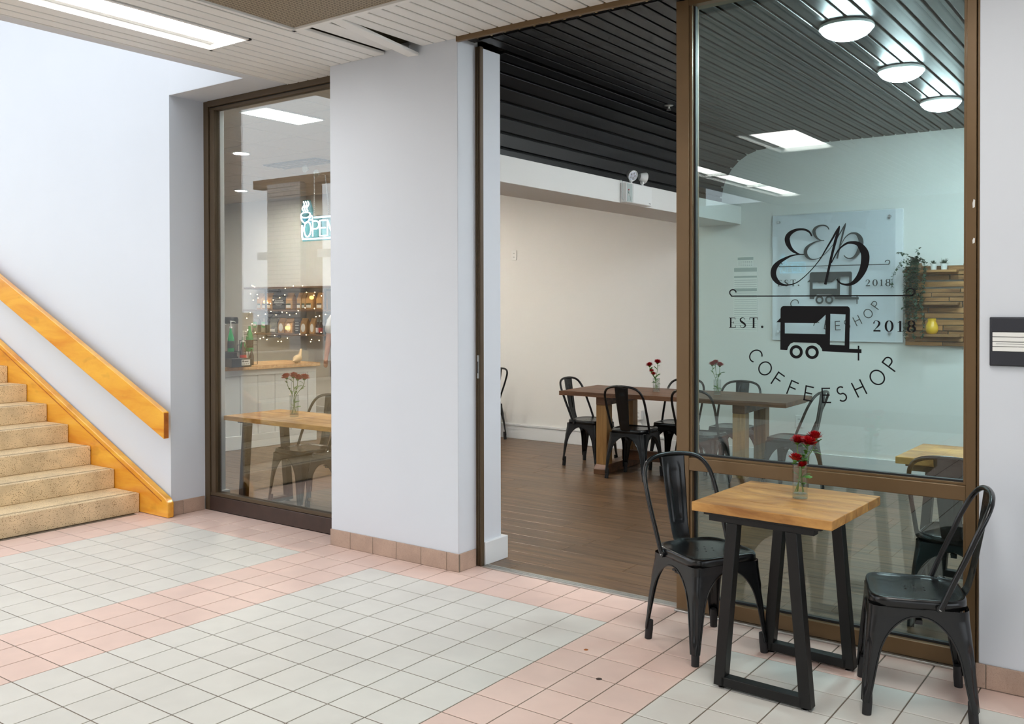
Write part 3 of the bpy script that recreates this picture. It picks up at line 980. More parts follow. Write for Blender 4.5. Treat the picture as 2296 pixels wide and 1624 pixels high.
# table behind the left window
lt2 = thing('window_table', 'pine-topped table with black steel legs behind the left window', 'table', (-2.97, 0.755, 0.002))
plank_top(lt2, 1.50, 0.545, 0.682, 0.717, 4)
for sx in (-0.59, 0.63):
    fr = MB()
    fr.box(sx-0.04, sx+0.04, -0.235, 0.235, 0.668, 0.681)
    for s in (-1, 1):
        fr.prism([(s*0.245, 0.012), (s*0.19, 0.012), (s*0.145, 0.668), (s*0.20, 0.668)], 'x', sx-0.026, sx+0.026)
    fr.box(sx-0.026, sx+0.026, -0.20, 0.20, 0.012, 0.05)
    u = fr.build('leg_frame', 'steel', lt2, bev=0.002)
    for s in (-1, 1): MB().lathe([(0.02, 0), (0.02, 0.004), (0.007, 0.007), (0.007, 0.013)], 12, (sx, s*0.21, 0)).build('glide', 'chrome', u)

# ================================================================== VASES AND FLOWERS
def head_mesh():
    mb = MB(); rr = random.Random(5)
    for ring, (n, r, lift, w_) in enumerate(((22, 1.0, 0.25, 0.28), (20, 0.96, 0.50, 0.28), (18, 0.82, 0.72, 0.26), (14, 0.60, 0.86, 0.24), (9, 0.36, 0.92, 0.22), (5, 0.16, 0.95, 0.2))):
        for k in range(n):
            a = 2*math.pi*(k+0.5*(ring % 2))/n+rr.uniform(-.12, .12)
            rl = r*rr.uniform(0.85, 1.1); z1 = lift+rr.uniform(-.1, .1)
            ca, sa = math.cos(a), math.sin(a)
            def P(d, s, z): return (d*ca-s*sa, d*sa+s*ca, z)
            vs = [P(0.10, -w_*.35, 0.02), P(0.10, w_*.35, 0.02), P(rl*.5, w_*.5, z1*.6+0.14), P(rl*.5, -w_*.5, z1*.6+0.14), P(rl*.85, w_*.42, z1*.95+0.2), P(rl*.85, -w_*.42, z1*.95+0.2), P(rl, 0, z1*1.1+0.24)]
            mb.add(vs, [(0, 1, 2, 3), (3, 2, 4, 5), (5, 4, 6)])
    return mb
_hm = None
_lm = None
def leaf_mesh():
    mb = MB()
    o = [(0, 0), (0.25, 0.16), (0.45, 0.12), (0.55, 0.26), (0.75, 0.16), (0.85, 0.2), (1, 0)]
    vs = [(x, y, 0.12*math.sin(x*3)-y*0.25) for x, y in o]+[(x, -y, 0.12*math.sin(x*3)-y*0.25) for x, y in o[1:-1]]+[(x, 0, 0.12*math.sin(x*3)+0.02) for x, y in o[1:-1]]
    n = len(o); k = n+len(o)-2
    fs = []
    top = list(range(n)); bot = [0]+list(range(n, n+n-2))+[n-1]; mid = [0]+list(range(k, k+n-2))+[n-1]
    for i in range(n-1):
        for a in (top, bot):
            q = []
            for j in (a[i], a[i+1], mid[i+1], mid[i]):
                if j not in q: q.append(j)
            fs.append(tuple(q))
    return mb.add(vs, fs)
hm = D.meshes.new('flower_head'); _m = head_mesh(); hm.from_pydata(_m.v, [], _m.f); finish(hm, 'red', flat=True)
lm = D.meshes.new('leaf'); _m = leaf_mesh(); lm.from_pydata(_m.v, [], _m.f); finish(lm, 'green', 60)

def vase(loc, h, r, label, heads, flabels, fgroup=None, seed=1):
    """glass vase and its cut flowers; heads = (dx, dy, z, radius)"""
    rr = random.Random(seed)
    v = thing('glass_vase', label, 'vase', loc)
    MB().lathe([(0, 0), (r*0.98, 0), (r, 0.004), (r, 0.018), (0, 0.018)], 28).build('base', 'vase_base', v)
    MB().lathe([(r, 0.018), (r*1.0, h*0.5), (r*1.04, h), (r*0.94, h), (r*0.9, h*0.5), (r*0.88, 0.02)], 28).build('glass', 'vase', v, angle=60)
    MB().lathe([(0, 0.021), (r*0.87, 0.021), (r*0.89, h*0.42), (0, h*0.42)], 24).build('water', 'water', v)
    for i, (dx, dy, z, hr) in enumerate(heads):
        f_ = thing('chrysanthemum', flabels[i] if isinstance(flabels, list) else flabels, 'flower', (loc[0], loc[1], loc[2]), 0, None if isinstance(flabels, list) else fgroup)
        bx, by = -dx*0.25+rr.uniform(-.3, .3)*r, -dy*0.25+rr.uniform(-.3, .3)*r
        mx, my = bx+(dx-bx)*0.42, by+(dy-by)*0.42
        lim = r*0.6
        l = math.hypot(mx, my)
        if l > lim: mx, my = mx*lim/l, my*lim/l
        path = smooth_pts([(bx, by, 0.024), ((bx+mx)/2, (by+my)/2, h*0.5), (mx, my, h), (dx*0.9, dy*0.9, (h+z)/2+0.01), (dx, dy, z-0.004)], 4)
        MB().tube(path, 0.0022, 6).build('stem', 'stem', f_)
        MB().lathe([(0, -0.008), (hr*0.22, -0.006), (hr*0.36, 0.001), (hr*0.30, 0.006), (0, 0.006)], 10).build('calyx', 'green', f_, loc=(dx, dy, z))
        o = link('flower_head', hm, f_, loc=(dx, dy, z))
        o.scale = (hr*1.12, hr*1.12, hr*0.92)
        tl = math.atan2(math.hypot(dx, dy), 0.16)
        o.rotation_euler = (rr.uniform(-.2, .2)-dy*4, rr.uniform(-.2, .2)+dx*4, rr.uniform(0, 6))
        for q in range(5):
            t = rr.choice((3, 5, 7, 8, 9, 10, 11, 12, 13, 14))
            p = path[min(t, len(path)-2)]
            lf = link('leaf', lm, f_, loc=p)
            s_ = rr.uniform(0.034, 0.056)
            lf.scale = (s_, s_, s_)
            lf.rotation_euler = (rr.uniform(-.4, .4), rr.uniform(-.9, .2), rr.uniform(0, 6.28))
    return v
K = 0.0
# front vase: offsets along the camera's right (a) turned into x,y
def off(a, b=0.0): return (CR.x*a+CF.x*b, CR.y*a+CF.y*b)
def heads(lst): return [(*off(a, b), z, r) for a, b, z, r in lst]
vase((1.003, -0.108, 0.7505), 0.142, 0.031, 'clear glass cylinder vase on the small outdoor pine table',
     heads([(0.060, 0.0, 0.246, 0.031), (0.028, -0.012, 0.226, 0.031), (-0.008, 0.012, 0.228, 0.029), (-0.027, -0.02, 0.158, 0.029), (0.004, -0.03, 0.136, 0.020)]),
     ['red chrysanthemum on the outdoor table, the topmost bloom at the right', 'red chrysanthemum on the outdoor table, middle bloom of the upper three',
      'red chrysanthemum on the outdoor table, leftmost of the upper three blooms', 'red chrysanthemum on the outdoor table, low bloom leaning over the vase rim',
      'red chrysanthemum on the outdoor table, smallest bloom right at the vase rim'], seed=4)
vase((-1.757, 3.80, 0.756), 0.125, 0.032, 'glass vase with red flowers on the long table, seen through the open doorway',
     heads([(-0.062, 0, 0.235, 0.034), (0.012, 0.01, 0.262, 0.034), (-0.045, -0.02, 0.185, 0.022), (-0.03, -0.01, 0.155, 0.026)]),
     ['red chrysanthemum in the doorway vase on the long table, left of the two tall blooms', 'red chrysanthemum in the doorway vase on the long table, highest bloom', 'red chrysanthemum in the doorway vase on the long table, small bloom below the tall pair', 'red chrysanthemum in the doorway vase on the long table, lowest bloom'], seed=8)
vase((-1.16, 3.84, 0.756), 0.135, 0.032, 'glass vase with red flowers on the long table, seen through the right window glass',
     heads([(-0.045, 0, 0.262, 0.034), (-0.012, 0.02, 0.275, 0.034), (0.022, 0, 0.255, 0.034)]),
     ['red chrysanthemum on the long table behind the window glass, leftmost bloom', 'red chrysanthemum on the long table behind the window glass, middle bloom', 'red chrysanthemum on the long table behind the window glass, rightmost bloom'], seed=9)
vase((-3.215, 0.745, 0.721), 0.165, 0.033, 'clear glass vase of red flowers on the table behind the left window',
     heads([(-0.055, 0, 0.290, 0.036), (-0.008, 0.01, 0.296, 0.036), (0.030, -0.01, 0.280, 0.038), (0.078, 0, 0.282, 0.038)]),
     ['red chrysanthemum behind the left window, leftmost of the four blooms', 'red chrysanthemum behind the left window, second bloom from the counter side', 'red chrysanthemum behind the left window, third bloom, nearly in the middle', 'red chrysanthemum behind the left window, bloom nearest the pillar'], seed=12)
# ================================================================== LOGO SIGNS (units: mm about the logo centre, x right, z up)
STROKES = [[(-47,360,6.8),(-54,375,7.9),(-66,386,9.5),(-83,393,9.9),(-104,395,10.6),(-128,391,13.6),(-153,377,20.4),(-165,357,24.5),(-163,336,24.5),(-154,315,19.7),(-139,296,14.3),(-121,284,9.5),(-104,277,4.8),(-84,276,4.8)],
 [(-84,276,4.6),(-114,276,5.4),(-146,271,8.2),(-177,258,12.9),(-205,242,19),(-227,218,26.6),(-234,191,27.9),(-228,167,25.8),(-211,146,19),(-191,135,11.9),(-170,132,7.5),(-142,135,5.4),(-114,146,4.8),(-87,166,4.1),(-59,191,4),(-32,220,4.1),(-8,250,4.6),(12,282,5.9),(32,315,7.3),(52,347,8.6),(68,376,8.6),(83,402,3.3)],
 [(83,400,4.6),(76,372,11.2),(66,340,13.2),(55,297,11.9),(43,248,11.6),(32,198,11.2),(17,132,12.5)],
 [(45,231,4.6),(62,264,5.3),(78,290,6.6),(98,309,7.9),(120,321,10.2),(143,322,13.9),(166,316,19.2),(185,296,29.7),(198,269,35.8),(199,237,37),(191,201,33.3),(175,169,26.9),(156,146,21.1),(134,132,14.1),(108,130,9.2),(85,139,7.3),(70,156,5.3)]]
ROD = [(-424,99),(-430,109),(-439,113),(-449,112),(-457,105),(-457,93),(-447,81)]
BODY = [(-199,-178),(-198,17),(-194,27),(-185,32),(121,30),(128,25),(131,15),(128,-165),(183,-166),(183,-184),(3,-180),(2,-170),(-9,-154),(-27,-142),(-134,-141),(-149,-148),(-160,-163),(-165,-179)]
WIN = [(-177,-49),(-24,-49),(19,-9),(18,-100),(-177,-99)]
DOORW = [(41,-5),(111,-7),(107,-150),(39,-148)]
TIP = [(-197,-24),(-219,-46),(-196,-46)]
def arcp(cx, cz_, r, a0, a1, n=14, rz=None): return [(cx+r*math.cos(R(a0+(a1-a0)*i/n)), cz_+(rz or r)*math.sin(R(a0+(a1-a0)*i/n))) for i in range(n+1)]
# thin sans letters in a unit box: lists of open polylines
SANS = {
 'C': [arcp(0.42, 0.5, 0.42, 50, 310, 16, 0.5)],
 'O': [arcp(0.45, 0.5, 0.45, 0, 360, 24, 0.5)],
 'F': [[(0, 0), (0, 1)], [(0, 1), (0.5, 1)], [(0, 0.52), (0.44, 0.52)]],
 'E': [[(0, 0), (0, 1)], [(0, 1), (0.52, 1)], [(0, 0.52), (0.47, 0.52)], [(0, 0), (0.54, 0)]],
 'S': [arcp(0.27, 0.745, 0.25, 40, 255, 12)+arcp(0.27, 0.26, 0.27, 75, -145, 12)],
 'H': [[(0, 0), (0, 1)], [(0.62, 0), (0.62, 1)], [(0, 0.52), (0.62, 0.52)]],
 'P': [[(0, 0), (0, 1)], [(0, 1), (0.26, 1)]+arcp(0.28, 0.745, 0.255, 90, -90, 10)+[(0, 0.49)]],
 'N': [[(0, 0), (0, 1)], [(0, 1), (0.6, 0)], [(0.6, 0), (0.6, 1)]],
}
WID = {'C': 0.7, 'O': 0.9, 'F': 0.5, 'E': 0.54, 'S': 0.53, 'H': 0.62, 'P': 0.53, 'N': 0.6}
def poly_stroke(mb, pts, wd, y0, y1):
    """constant-width strokes without resampling, for straight-sided letters"""
    closed = math.hypot(pts[0][0]-pts[-1][0], pts[0][1]-pts[-1][1]) < 1e-6 and len(pts) > 3
    if closed: pts = pts[:-1]
    if len(pts) == 2:
        (x0, z0), (x1, z1) = pts
        l = math.hypot(x1-x0, z1-z0); ex, ez = (x1-x0)/l*wd/2, (z1-z0)/l*wd/2
        mb.stroke([(x0-ex, z0-ez, wd), (x1+ex, z1+ez, wd)], y0, y1)
    else:
        mb.stroke([(x, z, wd) for x, z in pts], y0, y1, closed)
def logo(parent, s, y0, y1, m):
    """builds the emblem as parts of parent around its origin, scale s (m per mm)"""
    S = lambda p: [(q[0]*s, q[1]*s) for q in p]
    mb = MB()
    for k, st in enumerate(STROKES):
        yo = (y1-y0)*0.06*k
        mb.stroke([(x*s, z*s, w_*s) for x, z, w_ in st], y0-yo, y1)
    mb.build('monogram', m, parent)
    mb = MB()
    mb.stroke([(x*s, z*s, 6*s) for x, z in ROD], y0, y1)
    mb.stroke([(-451*s, 81*s, 6*s), (408*s, 77*s, 6*s)], y0, y1)
    mb.stroke([((-x-47+1)*s, (z-5)*s, 6*s) for x, z in ROD], y0, y1)
    mb.build('hook_rod', m, parent)
    mb = MB()
    mb.prism(S(BODY), 'y', y0, y1, [S(WIN), S(DOORW)])
    mb.prism(S(TIP), 'y', y0, y1)
    for cx in (-121, -45):
        mb.prism(arc_ring(cx*s, -186*s, 32*s), 'y', y0, y1, [arc_ring(cx*s, -186*s, 18*s)])
    mb.prism(S([(166.5, -150), (173.5, -150), (173.5, -218), (166.5, -218)]), 'y', y0-(y1-y0)*0.2, y1)
    mb.build('trailer_picture', m, parent)
    mb = MB()
    # EST.  with thick and thin strokes
    def serif(txt, x, z, h):
        L = lambda *p: mb.stroke([(x+a*h, z+b*h, c*h) for a, b, c in p], y0, y1)
        Bx = lambda a0, a1, b0, b1: mb.prism([(x+a0*h, z+b0*h), (x+a1*h, z+b0*h), (x+a1*h, z+b1*h), (x+a0*h, z+b1*h)], 'y', y0, y1)
        if txt == 'E':
            Bx(0.10, 0.26, 0.03, 0.97); Bx(0, 0.66, 0.95, 1.0); Bx(0, 0.70, 0, 0.05); Bx(0.26, 0.50, 0.49, 0.53)
            Bx(0.62, 0.66, 0.80, 0.96); Bx(0.66, 0.70, 0.04, 0.22); Bx(0.47, 0.51, 0.40, 0.62)
        if txt == 'S':
            L((0.58, 0.76, 0.03), (0.52, 0.92, 0.04), (0.32, 0.98, 0.06), (0.13, 0.86, 0.13), (0.15, 0.66, 0.17), (0.36, 0.50, 0.20), (0.57, 0.34, 0.17), (0.60, 0.16, 0.13), (0.38, 0.02, 0.06), (0.16, 0.06, 0.04), (0.06, 0.26, 0.03))
        if txt == 'T':
            Bx(0.33, 0.50, 0.03, 0.97); Bx(0.0, 0.84, 0.95, 1.0); Bx(0.22, 0.62, 0, 0.05); Bx(0, 0.04, 0.78, 0.96); Bx(0.80, 0.84, 0.78, 0.96)
        if txt == '.': mb.prism([(x+0.12*h+0.12*h*math.cos(i*0.5236), z+0.12*h+0.12*h*math.sin(i*0.5236)) for i in range(12)], 'y', y0, y1)
        if txt == '2':
            L((0.06, 0.72, 0.12), (0.16, 0.94, 0.05), (0.36, 0.97, 0.06), (0.55, 0.82, 0.16), (0.52, 0.60, 0.17), (0.32, 0.34, 0.08), (0.08, 0.07, 0.03)); Bx(0.04, 0.66, 0, 0.13)
        if txt == '0': mb.stroke([(x+(0.35+0.29*math.cos(R(a)))*h, z+(0.5+0.48*math.sin(R(a)))*h, (0.04+0.15*abs(math.cos(R(a))))*h) for a in range(0, 360, 18)], y0, y1, True)
        if txt == '1': Bx(0.16, 0.34, 0, 0.98); Bx(0.02, 0.46, 0, 0.05); L((0.03, 0.80, 0.03), (0.12, 0.88, 0.05), (0.22, 0.96, 0.08))
        if txt == '8':
            for cy, rr_, w_ in ((0.75, 0.23, 0.12), (0.26, 0.27, 0.15)):
                mb.stroke([(x+(0.35+(rr_+0.02)*math.cos(R(a)))*h, z+(cy+rr_*math.sin(R(a)))*h, (0.04+w_*abs(math.cos(R(a))))*h) for a in range(0, 360, 18)], y0, y1, True)
    for c, x, z, h in (('E', -462, -75, 50), ('S', -408, -75, 51), ('T', -355, -75, 51), ('.', -296, -75, 50), ('2', 234, -84, 50), ('0', 287, -84, 50), ('1', 340, -84, 49), ('8', 382, -84, 50)):
        mb = MB(); serif(c, x*s, z*s, h*s)
        mb.build('letter' if c in 'EST.' else 'digit', m, parent)
    angs = [-57.3, -45.5, -33.3, -21.1, -9, 3.3, 14, 26.6, 41, 54]
    for c, a in zip('COFFEESHOP', angs):
        ca, sa = math.cos(R(a)), math.sin(R(a))
        cx, cz_ = 386*math.sin(R(a)), -386*math.cos(R(a))
        h, wd = 66, 6.4
        mb = MB()
        for pl in SANS[c]:
            pts = []
            for u, v in pl:
                lx, lz = (u-WID[c]/2)*h, (v-0.5)*h
                pts.append(((cx+lx*ca-lz*sa)*s, (cz_+lx*sa+lz*ca)*s))
            poly_stroke(mb, pts, wd*s, y0, y1)
        mb.build('letter', m, parent)
def arc_ring(cx, cz_, r, n=28): return [(cx+r*math.cos(2*math.pi*i/n), cz_+r*math.sin(2*math.pi*i/n)) for i in range(n)]

t = thing('window_decal', 'large black monogram and coffee trailer lettering on the right window glass', 'sign', (0.923, 0.4039, 1.521))
logo(t, 0.001, -0.0008, 0.0, 'vinyl')
t = thing('wall_sign', 'square clear acrylic sign with monogram and trailer on the cafe back wall', 'sign', (-0.40, 4.83, 1.835))
MB().box(-0.62, 0.60, -0.022, -0.002, -0.615, 0.595).build('back_panel', 'acr_back', t, bev=0.003)
MB().box(-0.62, 0.545, -0.052, -0.046, -0.60, 0.60).build('acrylic_sheet', 'acrylic', t, flat=True)
for x, z in ((-0.55, 0.53), (0.49, 0.53), (-0.55, -0.53), (0.49, -0.53)):
    MB().tube([(x, -0.022, z), (x, -0.06, z)], 0.012, 12).build('standoff', 'chrome', t)
logo(t, 0.00121, -0.0545, -0.0525, 'vinyl_w')
for o in t.children:
    if o.name.split('.')[0] in ('acrylic_sheet', 'monogram', 'hook_rod', 'trailer_picture', 'letter', 'digit'): o.rotation_euler.z = R(-1.66)

# ---- neon open sign hanging inside the left window
nx = lambda a: a
t = thing('neon_sign', 'lit blue and white neon OPEN sign with a coffee cup, hung in the left window', 'sign', (-2.655, 0.515, 2.035))
MB().box(-0.20, 0.20, 0.012, 0.018, -0.015, 0.16).prism([(-0.21, 0.10), (-0.10, 0.13), (-0.09, 0.20), (-0.12, 0.28), (-0.19, 0.28), (-0.215, 0.2)], 'y', 0.012, 0.018).build('acrylic_backing', 'neon_back', t, flat=True)
fr = smooth_pts([(-0.19, 0, 0.10), (-0.19, 0, 0.03), (-0.182, 0, 0.006), (-0.155, 0, 0.0), (0.155, 0, 0.0), (0.182, 0, 0.006), (0.19, 0, 0.03), (0.19, 0, 0.12), (0.182, 0, 0.142), (0.155, 0, 0.148), (-0.06, 0, 0.148)], 3)
MB().tube(fr, 0.0055, 8).build('border_tube', 'neon_w', t, angle=60)
for c, x0 in (('O', -0.168), ('P', -0.078), ('E', -0.005), ('N', 0.075)):
    mb = MB()
    for pl in SANS[c]:
        k = 0.085 if c != 'O' else 0.078
        kx = 0.12 if c in 'PE' else k
        mb.tube([(x0+u*kx, 0, 0.016+v*0.108) for u, v in pl], 0.0042, 8)
    mb.build('letter_tube', 'neon_w', t, angle=60)
cup = [(-0.20, 0, 0.17), (-0.195, 0, 0.14), (-0.165, 0, 0.115), (-0.135, 0, 0.12), (-0.11, 0, 0.145), (-0.105, 0, 0.175)]
mb = MB().tube(smooth_pts(cup, 3), 0.0045, 8)
mb.tube([(-0.152+0.05*math.cos(R(a)), 0, 0.172+0.02*math.sin(R(a))) for a in range(0, 360, 20)], 0.004, 8, closed=True)
mb.tube(smooth_pts([(-0.105, 0, 0.165), (-0.085, 0, 0.16), (-0.082, 0, 0.135), (-0.112, 0, 0.135)], 3), 0.004, 8)
for dx in (-0.175, -0.152, -0.129):
    mb.tube(smooth_pts([(dx, 0, 0.20), (dx-0.012, 0, 0.22), (dx+0.010, 0, 0.245), (dx, 0, 0.268)], 3), 0.004, 8)
mb.build('cup_tubes', 'neon_w', t, angle=60)
def chain(parent, p, q, n):
    mb = MB(); p, q = Vector(p), Vector(q)
    for i in range(n):
        c = p+(q-p)*(i+0.5)/n
        d = (q-p).normalized(); l = (q-p).length/n*0.62
        s_ = Vector((1, 0, 0)) if i % 2 else Vector((0, 1, 0))
        mb.tube([c+d*l*math.cos(R(a))+s_*0.004*math.sin(R(a)) for a in range(0, 360, 60)], 0.0012, 5, closed=True)
    return mb.build('chain', 'chrome', parent)
chain(t, (-0.065, 0.005, 0.475), (-0.066, 0.005, 0.155), 22)
chain(t, (0.050, 0.005, 0.435), (0.085, 0.005, 0.155), 20)
chain(t, (-0.065, 0.0, 0.47), (0.050, 0.0, 0.44), 8)
for x, z in ((-0.066, 0.483), (0.050, 0.441)):
    o = MB().lathe([(0.027, 0), (0.022, 0.006), (0.010, 0.012), (0.007, 0.02), (0.009, 0.026), (0, 0.028)], 18).build('suction_cup', 'vase_base', t, loc=(x, -0.078, z))
    o.rotation_euler = (R(-90), 0, 0)

# ---- directory holder on the right wall
t = thing('wall_plate', 'charcoal wall sign holder with pale aluminium strips on the right wall', 'sign', (1.86, 0.215, 1.409))
MB().box(-0.190, 0.19, -0.016, -0.001, -0.098, 0.098).build('frame', 'signk', t, bev=0.004)
MB().box(-0.182, 0.19, -0.022, -0.016, 0.040, 0.094).build('top_panel', 'signk', t, bev=0.002)
MB().box(-0.182, 0.19, -0.022, -0.016, -0.094, -0.040).build('bottom_panel', 'signk', t, bev=0.002)
for k in range(4):
    z = 0.020-0.0195*k
    MB().box(-0.178, 0.19, -0.021, -0.016, z, z+0.0172).build('strip', 'alu' if k == 9 else 'paper', t, bev=0.001)
MB().box(-0.165, 0.19, -0.0215, -0.0208, -0.0095, -0.0085).build('hairline', 'signk', t)

# ---- papers on the back wall
t = thing('wall_calendar', 'pale lined notice sheet hanging on the back wall beside the acrylic sign', 'calendar', (-1.305, 4.829, 1.30))
MB().box(-0.125, 0.125, -0.006, 0, 0.0, 0.64).build('sheet', 'paper', t)
for z, h in ((0.595, 0.04), (0.535, 0.018), (0.40, 0.03)): MB().box(-0.12, 0.12, -0.0075, -0.006, z, z+h).build('header_band', 'ink', t)
rl = MB()
for k in range(24):
    z = 0.015+k*0.0215
    if not (0.39 < z < 0.44): rl.box(-0.118, 0.118, -0.007, -0.006, z, z+0.004)
rl.build('ruled_lines', 'ink', t)['kind'] = 'stuff'
t = thing('wall_notice', 'small pale blue-headed notice on the wall above the lined sheet', 'notice', (-1.305, 4.829, 1.947))
MB().box(-0.085, 0.085, -0.004, 0, 0, 0.10).build('sheet', 'paper', t)
MB().box(-0.082, 0.082, -0.005, -0.004, 0.065, 0.092).build('header_band', 'ink', t)
rl = MB()
for k in range(4):
    for q in range(7): rl.box(-0.075+q*0.022, -0.062+q*0.022, -0.005, -0.004, 0.008+k*0.013, 0.0125+k*0.013)
rl.build('date_marks', 'ink', t)['kind'] = 'stuff'
# ================================================================== LAMPS AND CEILING FITTINGS
def troffer(label, x0, x1, y0, y1, n, group=None):
    t = thing('ceiling_light', label, 'light', ((x0+x1)/2, (y0+y1)/2, CEIL), 0, group)
    a, b = (x1-x0)/2, (y1-y0)/2
    fr = MB()
    w_ = 0.022
    for s in (-1, 1):
        fr.box(*sorted((s*a, s*(a-w_))), -b, b, -0.006, 0.02)
        fr.box(-a, a, *sorted((s*b, s*(b-w_))), -0.006, 0.02)
        fr.box(*sorted((s*(a-w_), s*(a-w_-0.004))), -b, b, 0.0, 0.042)
        fr.box(-a, a, *sorted((s*(b-w_), s*(b-w_-0.004))), 0.0, 0.042)
        fr.box(*sorted((s*(a-w_-0.004), s*(a-w_-0.05))), -b+w_, b-w_, 0.028, 0.042)
    fr.build('frame', 'white', t, bev=0.001)
    l = 2*b/n
    for k in range(n):
        MB().box(-a+w_+0.048, a-w_-0.048, -b+k*l+0.026, -b+(k+1)*l-0.026, 0.036, 0.042).build('lens', 'panel', t)
    for k in range(1, n): MB().box(-a+w_, a-w_, -b+k*l-0.02, -b+k*l+0.02, 0.0, 0.03).build('divider', 'white', t)
    return t
troffer('long lit fluorescent light panel in the slatted ceiling above the stairs', -2.53, -2.142, -1.69, -0.45, 1)
troffer('lit fluorescent strip mirrored in the right window glass', -2.53, -2.142, -8.08, -4.38, 3)
troffer('lit rectangular ceiling panel mirrored in the right window glass', -1.11, -0.52, -4.42, -3.26, 1)

troffer('added unseen fill panel above the viewer, nearer one', 2.07, 2.66, -3.4, -2.2, 1)  # three unseen panels from here on, added to brighten the right side
troffer('added unseen fill panel behind the viewer, farther one', 2.07, 2.66, -6.4, -5.2, 1)
troffer('added fill panel above the outdoor chairs, out of view', 1.37, 1.96, -1.9, -0.7, 1)
t = thing('air_grille', 'large tan perforated air return grille in the slatted ceiling', 'vent', (-1.20, -1.02, CEIL))
g = MB()
for s in (-1, 1):
    g.box(*sorted((s*0.60, s*0.572)), -0.60, 0.60, -0.010, 0.02)
    g.box(-0.60, 0.60, *sorted((s*0.60, s*0.572)), -0.010, 0.02)
g.build('frame', 'slat', t, bev=0.002)
MB().box(-0.572, 0.572, -0.572, 0.572, 0.004, 0.012).build('perforated_sheet', 'grille', t)

def dome():
    t = thing('dome_light', 'x', 'light')
    MB().lathe([(0.0, 0.0), (0.142, 0.0), (0.146, -0.006), (0.146, -0.018), (0.138, -0.022), (0, -0.022)], 40).build('rim', 'white', t)
    MB().lathe([(0.138, -0.021), (0.131, -0.034), (0.112, -0.052), (0.08, -0.068), (0.04, -0.078), (0, -0.081)], 40).build('diffuser', 'dome', t, angle=80)
    return t
d0 = dome(); du = []
for y, lab in ((1.26, 'lit round dome light on the black ceiling, nearest the window glass'), (2.42, 'lit round dome light on the black ceiling, middle of the row of three'),
               (3.57, 'lit round dome light on the black ceiling, farthest of the row by the back wall')):
    put(d0, du, (0.775, y, 3.098), 0, lab)

for y, lab in ((1.26, 'added unseen dome light behind the right wall, near row end'), (2.42, 'added unseen dome light behind the right wall, row middle'), (3.57, 'added unseen dome light behind the right wall, far row end')):
    put(d0, du, (1.95, y, 3.098), 0, lab)  # second dome row, out of view, added to brighten the cafe
def downlight(loc, lab):
    t = thing('downlight', lab, 'light', loc)
    MB().lathe([(0.095, 0), (0.095, -0.005), (0.078, -0.008), (0.074, -0.004)], 28).build('trim_ring', 'white', t)
    MB().lathe([(0, -0.003), (0.074, -0.003), (0.074, -0.0045), (0, -0.0045)], 28).build('lamp', 'down', t)
    return t
downlight((-5.45, 1.95, 3.097), 'lit round downlight in the tiled ceiling, nearer one behind the left window')
downlight((-7.95, 3.82, 3.097), 'lit round downlight in the tiled ceiling, farther one above the shelves')
for i, (x, y) in enumerate(((-3.2, 1.95), (-3.9, 2.75), (-5.45, 3.82), (-7.95, 1.95))):  # four more downlights added to light the counter side
    downlight((x, y, 3.097), ['added fill downlight over the near cafe tables', 'added fill downlight in the middle of the tiled ceiling, left of the beam', 'added fill downlight above the end of the counter', 'added fill downlight in the far cafe corner'][i])
t = thing('mirrored_light_stand_in', 'added lamp standing in for a light panel mirrored in the left window', 'light', (-3.655, 1.01, 3.098))  # added lamp imitating a ceiling light reflected by the left pane
MB().box(-0.165, 0.165, -0.30, 0.30, -0.008, 0.0).build('frame', 'white', t, bev=0.001)
MB().box(-0.15, 0.15, -0.285, 0.285, -0.011, -0.008).build('lens', 'panel_in', t)
t = thing('ceiling_vent', 'dark slatted air vent in the tiled cafe ceiling behind the left window', 'vent', (-5.5, 2.74, 3.098))
MB().box(-0.42, 0.42, -0.16, 0.16, -0.006, 0).build('frame', 'voidk', t)
for k in range(4): MB().box(-0.40, 0.40, -0.13+k*0.075, -0.095+k*0.075, -0.016, -0.006).build('louvre', 'bronze_m', t)
t = thing('ceiling_sprinkler', 'small brass sprinkler head under the black slatted ceiling', 'sprinkler', (-0.955, 2.50, 3.098))
MB().lathe([(0, 0), (0.034, 0), (0.036, -0.004), (0.02, -0.008), (0.008, -0.012), (0.008, -0.028), (0, -0.028)], 18).build('escutcheon', 'alu', t)
MB().lathe([(0, -0.036), (0.018, -0.036), (0.018, -0.038), (0, -0.038)], 14).tube([(0.008, 0, -0.02), (0.013, 0, -0.03), (0.004, 0, -0.037)], 0.002, 6).tube([(-0.008, 0, -0.02), (-0.013, 0, -0.03), (-0.004, 0, -0.037)], 0.002, 6).build('deflector', 'alu', t)

# ---- emergency light on the beam
t = thing('emergency_light', 'white twin-head emergency light unit fixed on the white beam', 'light', (-1.354, 2.65, 2.372))
MB().box(0.001, 0.060, -0.205, 0.205, 0.0, 0.158).build('case', 'white', t, bev=0.006)
MB().box(0.060, 0.064, -0.11, 0.20, 0.004, 0.152).build('cover', 'white', t, bev=0.002)
MB().box(0.060, 0.062, -0.20, -0.118, 0.006, 0.15).build('control_panel', 'ink', t)
for z, m in ((0.10, 'red'), (0.08, 'blackp'), (0.06, 'paper')):
    o = MB().lathe([(0.006, 0), (0.006, 0.003), (0, 0.003)], 10).build('indicator', m, t, loc=(0.062, -0.178, z)); o.rotation_euler = (0, R(90), 0)
MB().box(0.0641, 0.0646, 0.15, 0.182, 0.016, 0.021).build('maker_mark', 'vinyl_w', t)
MB().tube(smooth_pts([(0.004, -0.215, 0.175), (0.03, -0.222, 0.16), (0.03, -0.226, 0.06), (0.03, -0.20, 0.015), (0.064, -0.15, 0.02), (0.066, -0.19, 0.09)], 4), 0.0025, 6).build('cable', 'ink', t)
